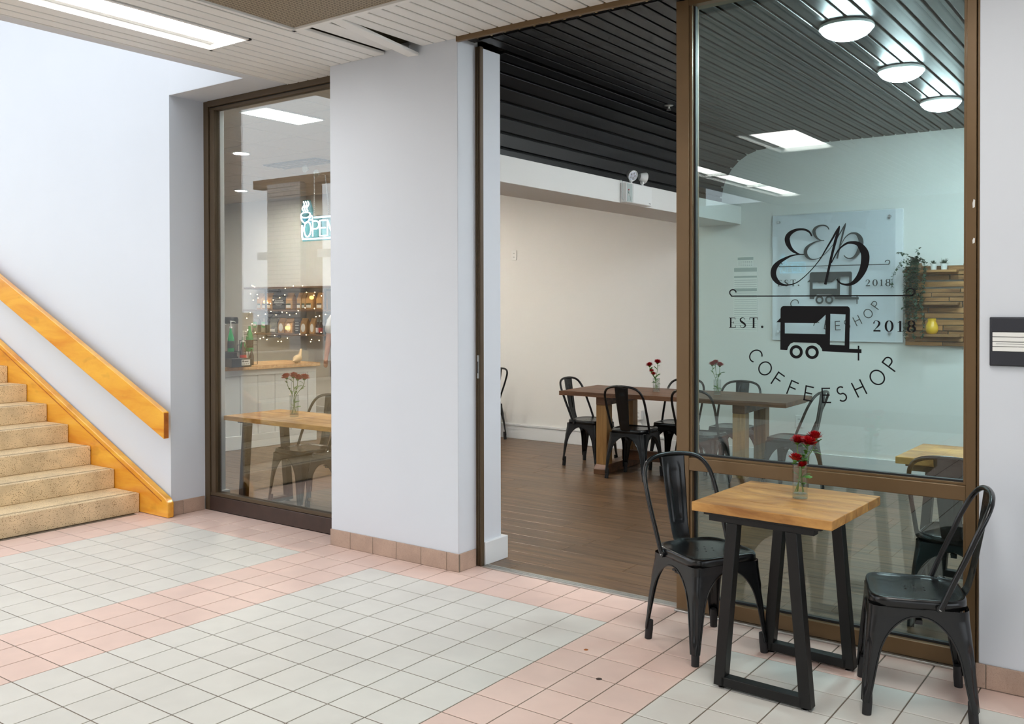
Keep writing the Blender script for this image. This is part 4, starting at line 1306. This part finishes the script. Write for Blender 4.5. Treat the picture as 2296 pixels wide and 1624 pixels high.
for y, ax in ((-0.085, Vector((0.75, -0.30, -0.35))), (0.10, Vector((0.45, 0.80, -0.12)))):
    z0 = 0.158
    nk = MB().tube([(0.03, y, z0), (0.03, y, z0+0.022)], 0.010, 10).tube([(0.018, y, z0+0.03), (0.042, y, z0+0.03)], 0.014, 12).build('swivel', 'white', t)
    q = ax.normalized().to_track_quat('Z', 'Y')
    o = MB().lathe([(0, -0.028), (0.024, -0.028), (0.034, -0.012), (0.043, 0.022), (0.045, 0.030), (0.041, 0.032), (0.039, 0.024), (0, 0.020)], 22).build('lamp_head', 'white', t, loc=Vector((0.03, y, z0+0.072)), angle=50)
    o.rotation_mode = 'QUATERNION'; o.rotation_quaternion = q
    MB().lathe([(0, 0.026), (0.038, 0.026), (0.038, 0.027), (0, 0.029)], 20).build('lamp_lens', 'lens', o)
    for k in range(5): MB().lathe([(0.008, 0.0285), (0.006, 0.0305), (0, 0.031)], 8, (0.02*math.cos(k*1.2566), 0.02*math.sin(k*1.2566), 0)).build('led', 'chrome', o)

# ---- stair handrail
t = thing('handrail', 'wide varnished orange wooden handrail board sloping up the stair wall', 'handrail', (-3.757, 0.02, 0.0))
hz = lambda x: 0.787-0.4165*x
hb = MB().prism([(0, 0.592), (0, hz(0)), (-2.62, hz(-2.62)), (-2.62, hz(-2.62)-0.205)], 'y', -0.022, 0.022).build('rail_board', 'rail', t, bev=0.005)
MB().prism([(-2.622, hz(-2.622)-0.205), (-2.622, hz(-2.622)), (-5.0, hz(-5.0)), (-5.0, hz(-5.0)-0.205)], 'y', -0.022, 0.022).build('rail_board', 'rail', t, bev=0.005)
MB().prism([(0.0006, 0.597), (0.0006, hz(0)-0.006), (-0.001, hz(0)-0.006), (-0.001, 0.597)], 'y', -0.018, 0.018).build('end_grain', 'rail_end', t)
for x in (-0.55, -2.0, -3.4, -4.6):
    MB().bar((x, 0.022, hz(x)-0.10), (x, 0.090, hz(x)-0.10), 0.03, 0.05).build('bracket', 'rail_end', t)

# ---- outlets on the back wall
def outlet(lab, x, z, big=False):
    t = thing('wall_outlet', lab, 'outlet', (x, 4.829, z))
    d = 0.045 if big else 0.007
    MB().box(-0.036, 0.036, -d, 0, -0.058 if not big else -0.05, 0.058 if not big else 0.05).build('plate', 'white', t, bev=0.003)
    for zz in (-0.022, 0.022):
        MB().box(-0.008, -0.005, -d-0.001, -d, zz-0.006, zz+0.006).box(0.005, 0.008, -d-0.001, -d, zz-0.006, zz+0.006).build('slots', 'blackp', t)
    if big: MB().tube(smooth_pts([(0.0, -0.02, -0.05), (0.02, -0.02, -0.10), (0.08, -0.015, -0.17), (0.11, -0.01, -0.20)], 4), 0.006, 8).build('cable', 'white', t)
outlet('white wall outlet high on the back wall above the walnut table', -4.185, 2.155)
outlet('surface-mounted white outlet box low on the back wall with a cable', -2.50, 0.39, True)
outlet('white wall outlet low on the back wall behind the right end chair', -0.76, 0.44)

# ================================================================== PALLET SHELF ON THE BACK WALL
t = thing('pallet_shelf', 'slatted reclaimed wood wall shelf holding plants on the back wall', 'shelf', (0.55, 4.83, 1.20))
rr = random.Random(21)
z = 0.0
for s in (-0.22, 0.18): MB().box(s-0.03, s+0.03, -0.012, -0.001, 0.0, 0.72).build('back_batten', 'pallet', t)
k = 0
while z < 0.69:
    h = rr.choice((0.034, 0.040, 0.046))
    c = rr.uniform(-0.18, 0.22)
    for a, b in ((-0.325, c-0.004), (c+0.004, 0.325)):
        d = rr.choice((0.022, 0.026, 0.032))
        if k in (3, 9) and a < 0: d = 0.03
        MB().box(a, b, -0.012-d, -0.012, z, z+h).build('slat', 'pallet', t, bev=0.002)
    z += h+rr.choice((0.004, 0.005, 0.016)); k += 1
for zz, a, b in ((0.082, -0.27, 0.14), (0.36, -0.28, 0.13), (0.645, -0.32, 0.12)):
    MB().box(a, b, -0.155, -0.046, zz, zz+0.022).build('ledge', 'pallet', t, bev=0.003)
ZL = 1.20
t = thing('yellow_vase', 'glossy yellow pear-shaped ceramic vase on the pallet shelf', 'vase', (0.462, 4.73, ZL+0.105))
MB().lathe([(0, 0), (0.034, 0), (0.040, 0.006), (0.052, 0.03), (0.054, 0.055), (0.046, 0.085), (0.034, 0.108), (0.032, 0.115), (0.037, 0.136), (0.033, 0.137), (0.028, 0.115), (0, 0.10)], 28).build('body', 'yellow', t, angle=60)
def succulent(lab, x, seed, spiky):
    t = thing('potted_succulent', lab, 'plant', (x, 4.72, ZL+0.668))
    MB().lathe([(0, 0), (0.022, 0), (0.027, 0.052), (0.024, 0.052), (0.022, 0.042), (0, 0.042)], 20).build('pot', 'white', t)
    r_ = random.Random(seed); mb = MB()
    for ring, (n, el) in enumerate(((9, 0.35), (8, 0.75), (6, 1.15))):
        for q in range(n):
            a = 6.283*q/n+ring*0.3+r_.uniform(-.15, .15); l = (0.058 if spiky else 0.042)*r_.uniform(.85, 1.15)
            ca, sa = math.cos(a), math.sin(a); e = el+r_.uniform(-.12, .12)
            P = lambda d, s: (d*math.cos(e)*ca-s*sa, d*math.cos(e)*sa+s*ca, 0.044+d*math.sin(e))
            w_ = 0.006
            mb.add([P(0, -w_*.6), P(0, w_*.6), P(l*.5, w_), P(l*.5, -w_), P(l, 0)], [(0, 1, 2, 3), (3, 2, 4)])
    mb.build('leaves', 'dgreen', t, flat=True)
succulent('small succulent in a white pot on the pallet shelf, nearer the trailing plant', 0.478, 2, False)
succulent('small spiky succulent in a white pot on the pallet shelf, farther from the trailing plant', 0.562, 3, True)
t = thing('trailing_plant', 'dark green trailing plant hanging down over the pallet shelf', 'plant', (0.33, 4.72, ZL+0.668))
MB().lathe([(0, 0), (0.04, 0), (0.05, 0.06), (0.046, 0.06), (0, 0.05)], 20).build('pot', 'tan', t)
st_, lf_ = MB(), MB()
rr = random.Random(44)
def vine_leaf(p, sz):
    a, e = rr.uniform(0, 6.28), rr.uniform(-1.2, 0.6)
    d = Vector((math.cos(a)*math.cos(e), -abs(math.sin(a))*math.cos(e), math.sin(e)))
    s_ = d.cross(Vector((0, 0, 1))).normalized()*sz*0.42
    p = Vector(p)
    n_ = d.cross(s_).normalized()*sz*0.1
    lf_.add([p, p+d*sz*.45+s_-n_, p+d*sz, p+d*sz*.45-s_-n_, p+d*sz*.45], [(0, 1, 4), (1, 2, 4), (2, 3, 4), (3, 0, 4)])
vines = []
for k in range(16):
    bx = rr.uniform(-0.07, 0.11); ln = rr.uniform(0.20, 0.56) if k > 3 else 0.56
    pts = [(0, 0, 0.055), (bx*0.5, -0.04, 0.10), (bx, -0.10, 0.02)]
    zz = 0.02
    while zz > -ln:
        zz -= 0.05; bx += rr.uniform(-.016, .014)
        pts.append((bx, -0.11+rr.uniform(-.01, .01), zz))
    vines.append(pts)
vines.append([(0, 0, 0.055), (-0.06, -0.04, 0.09), (-0.12, -0.05, 0.06), (-0.17, -0.06, -0.02), (-0.18, -0.06, -0.08), (-0.185, -0.06, -0.14)])
vines.append([(0, 0, 0.055), (-0.05, -0.03, 0.12), (-0.10, -0.04, 0.155), (-0.13, -0.04, 0.16)])
vines.append([(0, 0, 0.055), (0.02, -0.03, 0.13), (0.03, -0.04, 0.175)])
vines.append([(0, 0, 0.055), (0.06, -0.05, 0.10), (0.10, -0.06, 0.06)])
for pts in vines:
    pts = smooth_pts(pts, 2)
    st_.tube(pts, 0.0016, 4, cap=False)
    for p in pts[1:]:
        for q in range(3): vine_leaf(tuple(c+rr.uniform(-.008, .008) for c in p), rr.uniform(0.022, 0.036))
st_.build('vines', 'dgreen', t)
o = lf_.build('leaves', 'dgreen', t, flat=True); o['kind'] = 'stuff'

# ================================================================== COUNTER SIDE OF THE CAFE
ct = thing('service_counter', 'white panelled service counter behind the left window', 'counter', (-5.99, 3.38, 0.002), R(-6.5))
# local: front face at x=0 facing +x, runs toward -y
CL = 2.9
MB().box(-0.62, -0.022, -CL, -0.02, 0.0, 0.862).build('carcass', 'trim', ct)
nb = 13
for k in range(nb):
    a = -CL+k*(CL-0.11)/nb
    MB().box(-0.022, -0.008, a+0.002, a+(CL-0.11)/nb-0.002, 0.15, 0.80).build('panel_board', 'trim', ct, bev=0.002)
MB().box(-0.022, 0.004, -0.11, 0.0, 0.15, 0.80).build('corner_post', 'trim', ct, bev=0.003)
MB().box(-0.022, 0.006, -CL, 0.0, 0.80, 0.862).build('top_rail', 'trim', ct, bev=0.003)
MB().box(-0.022, 0.010, -CL, 0.002, 0.0, 0.15).build('plinth', 'trim', ct, bev=0.004)
cw = thing('counter_top', 'pale butcher block worktop on the white service counter', 'worktop', (-5.99, 3.38, 0.866), R(-6.5))
for k in range(5):
    MB().box(-0.68+k*0.145, -0.68+(k+1)*0.145-0.0008, -CL-0.02, 0.03, 0.0, 0.042).build('stave', 'butcher', cw, bev=0.002)
ZC = 0.909

def bottle(lab, loc, s, m, pump, group=None, label_m=None):
    t = thing('syrup_bottle', lab, 'bottle', loc, 0, group)
    b = MB().lathe([(0, 0), (0.040*s, 0), (0.042*s, 0.01*s), (0.042*s, 0.16*s), (0.034*s, 0.20*s), (0.018*s, 0.245*s), (0.014*s, 0.285*s), (0.014*s, 0.30*s), (0, 0.30*s)], 20).build('glass_body', m, t, angle=50)
    if label_m: MB().lathe([(0.0425*s, 0.045*s), (0.0428*s, 0.046*s), (0.0428*s, 0.135*s), (0.0425*s, 0.136*s)], 20).build('label', label_m, t)
    if pump:
        MB().lathe([(0.018*s, 0.298*s), (0.018*s, 0.318*s), (0.007*s, 0.324*s), (0.006*s, 0.372*s), (0.010*s, 0.376*s), (0.010*s, 0.392*s), (0, 0.394*s)], 14).tube([(0, 0, 0.384*s), (0.03*s, 0.02*s, 0.386*s), (0.055*s, 0.035*s, 0.374*s)], 0.005*s, 8).build('pump', 'white', t)
    return t
bottle('green syrup bottle with white pump at the counter, cut by the window jamb', (-6.27, 2.30, ZC+0.155), 0.80, 'gbottle', True)
bottle('green syrup bottle with white pump on the counter, second from the jamb', (-6.25, 2.405, ZC+0.155), 0.86, 'gbottle', True, None, 'slate')
bottle('dark syrup bottle with a white pump on the counter beside the card reader', (-6.165, 2.50, ZC+0.001), 0.86, 'brown', True, None, 'red')
bottle('short green bottle with white pump on the wire rack', (-6.30, 2.60, ZC+0.095), 0.72, 'gbottle', True, None, 'gbottle')
bottle('tall dark green bottle without a pump on the wire rack', (-6.28, 2.675, ZC+0.145), 0.95, 'gbottle', False, None, 'brown')
bottle('amber bottle low in the wire rack beside the card reader', (-6.13, 2.585, ZC+0.001), 0.6, 'brown', False)
t = thing('coffee_urn', 'brushed steel coffee urn with black lid behind the green bottles', 'urn', (-6.475, 2.56, ZC))
MB().lathe([(0, 0.03), (0.085, 0.03), (0.085, 0.46), (0, 0.46)], 28).build('body', 'silver', t)
MB().lathe([(0.088, 0.458), (0.090, 0.50), (0.082, 0.528), (0.03, 0.532), (0, 0.532)], 28).build('lid', 'blackp', t)
MB().lathe([(0, 0), (0.09, 0), (0.09, 0.03), (0, 0.03)], 28).box(0.08, 0.13, -0.015, 0.015, 0.05, 0.09).build('base', 'blackp', t)
t = thing('bottle_rack', 'black stepped wire bottle rack on the counter', 'rack', (-6.27, 2.47, ZC))
mb = MB()
for y in (-0.24, 0.0, 0.13, 0.255):
    h = 0.15 if y < 0.1 else 0.27
    for x in (-0.09, 0.06): mb.tube([(x, y, 0), (x, y, h)], 0.003, 6)
    mb.tube([(-0.09, y, h), (0.06, y, h)], 0.003, 6)
for x in (-0.09, 0.06):
    mb.tube([(x, -0.24, 0.15), (x, 0.10, 0.15), (x, 0.10, 0.22), (x, 0.255, 0.22), (x, 0.255, 0.34), (x, 0.19, 0.33)], 0.003, 6)
    mb.tube([(x, -0.24, 0.0), (x, 0.255, 0.0)], 0.003, 6)
for y in (-0.18, -0.1, -0.03, 0.05): mb.tube([(-0.09, y, 0.15), (0.06, y, 0.15)], 0.002, 5)
mb.build('wire_frame', 'pipe', t)
MB().box(-0.085, 0.055, -0.235, -0.01, 0.004, 0.145).build('tray', 'blackp', t, bev=0.004)
t = thing('card_reader_stand', 'black box with a small white payment card on the counter front', 'box', (-6.03, 2.335, ZC), R(-8))
MB().box(-0.08, 0.08, -0.115, 0.115, 0, 0.092).build('box', 'blackp', t, bev=0.004)
c = MB().box(0.0805, 0.0825, -0.005, 0.095, 0.018, 0.080).build('card', 'paper', t)
MB().box(0.0826, 0.083, 0.004, 0.022, 0.052, 0.070).box(0.0826, 0.083, 0.028, 0.075, 0.056, 0.064).box(0.0826, 0.083, 0.006, 0.018, 0.028, 0.036).box(0.0826, 0.083, 0.026, 0.036, 0.028, 0.036).box(0.0826, 0.083, 0.046, 0.056, 0.028, 0.036).box(0.0826, 0.083, 0.066, 0.078, 0.028, 0.036).build('card_print', 'vinyl_w', c)
t = thing('wooden_bird', 'pale carved wooden bird figurine at the end of the counter', 'figurine', (-6.02, 3.13, ZC), R(30))
mb = MB()
body = [(-0.13, 0.03, 0.004), (-0.09, 0.035, 0.02), (-0.03, 0.05, 0.04), (0.04, 0.055, 0.042), (0.08, 0.075, 0.026), (0.105, 0.11, 0.017), (0.125, 0.145, 0.014), (0.15, 0.155, 0.005)]
body = smooth_pts(body, 3)
mb.tube([(0.0, a, z) for a, z, r_ in body], [max(0.003, r_) for a, z, r_ in body], 12)
mb.box(-0.02, 0.02, -0.02, 0.05, 0.0, 0.02)
mb.build('body', 'birdwood', t, angle=60)

# ---- pipe shelving on the back wall
SHX0, SHX1 = -8.90, -5.6
t = thing('pipe_shelf', 'dark wooden shelves on black pipe brackets on the wall behind the counter', 'shelf', (-7.2, 4.83, 1.12))
for zz, x0 in ((0.69, -1.70), (0.37, -1.72), (0.035, -1.44)):
    MB().box(x0, 1.6, -0.26, -0.005, zz, zz+0.025).build('shelf_board', 'shelfwood', t, bev=0.003)
for x in (-1.22, 0.02, 1.3):
    mb = MB()
    mb.tube(smooth_pts([(x, -0.004, 0.66), (x, -0.22, 0.66), (x, -0.24, 0.655), (x, -0.245, 0.63), (x, -0.245, 0.03), (x, -0.24, 0.008), (x, -0.22, 0.004), (x, -0.004, 0.004)], 3), 0.013, 10)
    mb.tube([(x, -0.245, 0.345), (x, -0.004, 0.345)], 0.012, 10)
    for zz in (0.66, 0.345, 0.004): mb.tube([(x, -0.012, zz), (x, -0.001, zz)], 0.034, 14)
    mb.tube([(x, -0.245, 0.20), (x, -0.10, 0.345)], 0.008, 8)
    mb.build('pipe_bracket', 'pipe', t, angle=50)

bag_cache = {}
def bag(lab, x0, x1, z, h, m, kind, group=None, y=4.685):
    w_ = x1-x0
    t = thing('coffee_bag', lab, 'bag', ((x0+x1)/2, y, z), 0, group)
    d = 0.042
    a = w_/2
    def lev(hh, fx, fd): return [(-a*fx, -d*fd, hh), (a*fx, -d*fd, hh), (a*fx, d*fd, hh), (-a*fx, d*fd, hh)]
    L = [lev(0, .94, .9), lev(h*.06, 1, 1), lev(h*.6, .98, .95), lev(h*.80, .94, .55), lev(h*.92, .94, .14), lev(h, .94, .10)]
    vs = [p for l in L for p in l]; fs = [(3, 2, 1, 0), (20, 21, 22, 23)]
    for i in range(5):
        for k in range(4): fs.append((i*4+k, i*4+(k+1) % 4, i*4+4+(k+1) % 4, i*4+4+k))
    MB().add(vs, fs).build('pouch', m, t, bev=0.004, angle=50)
    if kind == 'box':
        MB().box(-a*.8, a*.5, -d-0.002, -d+0.004, h*.10, h*.34).build('label', 'paper', t)
        MB().box(-a*.8, a*.5, -d-0.0028, -d-0.002, h*.28, h*.36).build('label_band', 'signk' if len(lab) % 3 else 'dgreen', t)
    elif kind == 'oval':
        MB().prism([(a*.62*math.cos(R(q)), h*.38+h*.27*math.sin(R(q))) for q in range(0, 360, 20)], 'y', -d-0.002, -d+0.004).build('label', 'paper', t)
    elif kind == 'teal':
        MB().box(-a*.7, a*.7, -d-0.002, -d+0.004, h*.35, h*.72).build('label', 'gbottle', t)
        MB().box(-a*.5, a*.5, -d-0.003, -d-0.002, h*.45, h*.6).build('label_band', 'paper', t)
    return t
ZU, ZW = 1.516, 1.181
up = [(-8.70, -8.59, 'leftmost kraft coffee bag on the middle shelf'), (-8.585, -8.48, 'second kraft coffee bag on the middle shelf, left of the chalkboard'), (-8.475, -8.37, 'kraft coffee bag on the middle shelf touching the chalkboard sign'),
      (-8.065, -7.92, 'kraft coffee bag on the middle shelf just past the chalkboard sign'), (-7.83, -7.735, 'kraft coffee bag on the middle shelf, first of the group of three'),
      (-7.73, -7.65, 'kraft coffee bag on the middle shelf, middle of the group of three'), (-7.645, -7.50, 'wide kraft coffee bag on the middle shelf, last of the group of three'), (-7.43, -7.285, 'kraft coffee bag on the middle shelf nearest the pillar')]
for x0, x1, lab in up: bag(lab, x0, x1, ZU, 0.235, 'kraft', 'box')
lo = [(-8.81, -8.69, 'foil', 'teal', 'leftmost shiny foil pouch with teal label on the lower shelf'), (-8.61, -8.48, 'foil', 'teal', 'shiny foil pouch on the lower shelf just left of the pipe'),
      (-8.42, -8.26, 'foil', 'box', 'shiny foil pouch with a boxed label on the lower shelf past the pipe'), (-8.24, -8.10, 'kraft', 'oval', 'kraft bag with white oval label beside the foil pouches'),
      (-8.085, -7.925, 'kraft', 'oval', 'kraft bag with white oval label, second on the lower shelf'), (-7.765, -7.63, 'kraft', 'oval', 'kraft bag with white oval label behind the small chalkboard'),
      (-7.57, -7.465, 'kraft', 'oval', 'kraft bag with white oval label nearest the dark jars')]
for x0, x1, m, kd, lab in lo: bag(lab, x0, x1, ZW, 0.215, m, kd)
def board_sign(lab, x0, x1, z, h, lines):
    t = thing('chalkboard_sign', lab, 'sign', ((x0+x1)/2, 4.66, z))
    a = (x1-x0)/2
    MB().box(-a, a, -0.012, 0.006, 0, h).build('frame', 'pipe', t, bev=0.002)
    MB().box(-a+0.012, a-0.012, -0.014, -0.012, 0.012, h-0.012).build('board', 'slate', t)
    mb = MB(); r_ = random.Random(len(lab))
    for zz, hh, fw in lines:
        x = -a*fw
        while x < a*fw:
            l = r_.uniform(0.006, 0.014)
            mb.stroke([(x, zz*h, 0.0022), (x+l*.4, zz*h+hh, 0.0022), (x+l*.7, zz*h, 0.0022), (x+l, zz*h+hh*.6, 0.0022)], -0.0150, -0.0142)
            x += l+0.004
    mb.build('chalk_marks', 'paper', t)['kind'] = 'stuff'
board_sign('square dark chalkboard sign with white script among the middle shelf bags', -8.35, -8.08, ZU, 0.205, ((0.58, 0.014, 0.6), (0.45, 0.022, 0.7), (0.33, 0.009, 0.5), (0.24, 0.009, 0.35)))
board_sign('small upright chalkboard sign with white script on the lower shelf', -7.885, -7.775, ZW, 0.185, ((0.78, 0.016, 0.6), (0.58, 0.016, 0.6), (0.38, 0.014, 0.5), (0.2, 0.012, 0.5)))
for i, x in enumerate((-7.425, -7.365)):
    t = thing('dark_jar', ['dark glass jar with purple label on the lower shelf', 'dark glass jar with red label on the lower shelf, next to the person'][i], 'jar', (x, 4.67, ZW))
    MB().lathe([(0, 0), (0.028, 0), (0.03, 0.01), (0.03, 0.11), (0.014, 0.15), (0.014, 0.165), (0, 0.165)], 16).build('glass', 'brown', t)
    MB().lathe([(0.016, 0.165), (0.016, 0.195), (0, 0.195)], 14).build('cap', 'alu', t)
    MB().lathe([(0.0303, 0.02), (0.0308, 0.022), (0.0308, 0.085), (0.0303, 0.087)], 16).build('label', 'red' if i else 'acr_back', t)

FAIRY = [(-8.68,1.86),(-8.65,1.85),(-8.62,1.84),(-8.56,1.73),(-8.54,1.68),(-8.65,1.65),(-8.71,1.74),(-8.41,1.63),(-8.33,1.61),(-8.27,1.6),(-8.21,1.65),(-8.07,1.68),(-7.96,1.72),(-7.95,1.81),(-7.78,1.84),(-7.59,1.84),(-7.51,1.75),(-7.36,1.71),(-7.34,1.75),(-7.21,1.7),(-7.54,1.54),(-7.35,1.53),(-7.68,1.5),(-8.26,1.49),(-8.72,1.47),(-8.54,1.43),(-8.38,1.45),(-8.15,1.44),(-8.02,1.48),(-7.92,1.47),(-7.86,1.44),(-7.72,1.46),(-7.32,1.42),(-7.25,1.43),(-7.13,1.45),(-8.8,1.39),(-8.68,1.31),(-8.78,1.22),(-8.61,1.19),(-8.43,1.12),(-8.5,1.1),(-8.35,1.09),(-8.18,1.15),(-8.11,1.07),(-8.04,1.07),(-7.91,1.12),(-7.65,1.18),(-7.52,1.17),(-7.41,1.11),(-7.43,1.08),(-7.26,1.1),(-7.22,1.21)]
t = thing('string_lights', 'warm fairy light string draped along the wall shelves', 'lights', (-8.0, 4.545, 1.05))
bm2 = MB().lathe([(0, -0.007), (0.0045, -0.004), (0.006, 0), (0.0045, 0.004), (0, 0.007)], 8)
bme = D.meshes.new('bulb'); bme.from_pydata(bm2.v, [], bm2.f); finish(bme, 'fairy', 80)
rows = [sorted([p for p in FAIRY if a <= p[1] < b]) for a, b in ((1.79, 2.0), (1.57, 1.79), (1.38, 1.57), (1.0, 1.38))]
wr = MB()
for r_ in rows:
    wr.tube(smooth_pts([(x+8.0, 0.004, z-1.05) for x, z in r_], 3), 0.0014, 4)
    for x, z in r_: link('bulb', bme, t, loc=(x+8.0, 0, z-1.05))
wr.build('wire', 'brass', t)
for i, (x, z) in enumerate(((-7.47, 1.655), (-8.45, 1.60), (-7.98, 1.235))):
    t = thing('amber_lantern', ['amber glass light on the middle shelf between kraft bags', 'amber glass light behind the left middle-shelf bags', 'amber glass light on the lower shelf beside an oval-label bag'][i], 'light', (x, 4.60, z))
    MB().lathe([(0, 0), (0.022, 0.004), (0.03, 0.025), (0.024, 0.045), (0, 0.05)], 14).build('globe', emit('amber_glow_%d' % i, (1.0, 0.55, 0.12), 2.2, False), t, angle=80)

# ================================================================== PERSON behind the counter end
def skin_obj(name, verts, edges, m, parent, sub=2):
    me = D.meshes.new(name)
    me.from_pydata([v[:3] for v in verts], edges, [])
    me.materials.append(X[m])
    o = D.objects.new(name, me); COL.objects.link(o); o.parent = parent
    if not me.skin_vertices: 
        bpy.context.view_layer.objects.active = o
    md = o.modifiers.new('skin', 'SKIN')
    md.use_smooth_shade = True
    for i, v in enumerate(verts):
        me.skin_vertices[0].data[i].radius = (v[3], v[4] if len(v) > 4 else v[3])
        me.skin_vertices[0].data[i].use_root = (i == 0)
    s_ = o.modifiers.new('subdivision', 'SUBSURF'); s_.levels = 1; s_.render_levels = sub
    return o
pn = thing('person', 'person in a white t-shirt and dark jeans standing past the counter', 'person', (-6.36, 4.17, 0.002), R(200))
# local: faces +y, left arm at -x
V = [(0, 0, 0.93, .13, .10), (0, .0, 1.12, .125, .095), (0, 0, 1.32, .14, .10), (0, -.01, 1.42, .08, .07), (0, 0, 1.50, .05), (0, .01, 1.57, .06), (0, .02, 1.64, .085, .095), (0, .015, 1.73, .07, .08)]
Ed = [(0, 1), (1, 2), (2, 3), (3, 4), (4, 5), (5, 6), (6, 7)]
def limb(start, pts):
    p = start
    for q in pts:
        V.append(q); Ed.append((p, len(V)-1)); p = len(V)-1
    return p
for s in (-1, 1):
    limb(0, [(s*.10, 0, .84, .085), (s*.105, .01, .50, .06), (s*.105, -.01, .28, .052), (s*.105, -.02, .09, .038), (s*.11, .05, .04, .038), (s*.115, .14, .03, .032)])
    h_ = limb(3, [(s*.17, -.01, 1.40, .058), (s*.225, -.02, 1.16, .045), (s*.235, .03, .95, .032), (s*.235, .05, .88, .030, .018)])
    for k, (dx, l) in enumerate(((-.022, .055), (-.008, .068), (.008, .064), (.021, .05))):
        limb(h_, [(s*.235+dx*0.4, .055+dx, .85, .010), (s*.232+dx*0.4, .06+dx, .85-l*.6, .008), (s*.228+dx*0.4, .068+dx, .85-l, .007)])
    limb(h_, [(s*.215, .085, .87, .011), (s*.205, .095, .84, .008)])
skin_obj('body', V, Ed, 'skin', pn)
VS = [(0, 0, 0.90, .150, .118), (0, 0, 1.12, .145, .112), (0, 0, 1.32, .158, .115), (0, -.01, 1.43, .09, .075)]
ES = [(0, 1), (1, 2), (2, 3)]
for s in (-1, 1):
    VS += [(s*.17, -.01, 1.40, .078), (s*.225, -.015, 1.20, .070)]; n_ = len(VS)
    ES += [(3, n_-2), (n_-2, n_-1)]
skin_obj('shirt', VS, ES, 'shirt', pn)
VJ = [(0, 0, 0.95, .142, .11)]; EJ = []
for s in (-1, 1):
    n_ = len(VJ)
    VJ += [(s*.10, 0, .82, .10), (s*.105, .01, .50, .078), (s*.105, -.01, .12, .066)]
    EJ += [(0, n_), (n_, n_+1), (n_+1, n_+2)]
skin_obj('jeans', VJ, EJ, 'denim', pn)
skin_obj('hair', [(0, -.005, 1.70, .098, .105), (0, 0, 1.765, .085, .09), (0, -.07, 1.64, .06, .05)], [(0, 1), (0, 2)], 'hair', pn)
for s in (-1, 1):
    MB().lathe([(0, -.011), (.011, 0), (0, .011)], 10).build('eye', 'blackp', pn, loc=(s*.032, .105, 1.65))
    MB().lathe([(0, -.025), (.012, -.015), (.014, .015), (0, .025)], 10).build('ear', 'skin', pn, loc=(s*.088, .01, 1.64))
MB().tube([(0, .10, 1.655), (0, .128, 1.615), (0, .11, 1.605)], [.009, .014, .010], 8).build('nose', 'skin', pn)
MB().tube([(-.025, .108, 1.58), (0, .114, 1.577), (.025, .108, 1.58)], .006, 6).build('mouth', 'rail_end', pn)
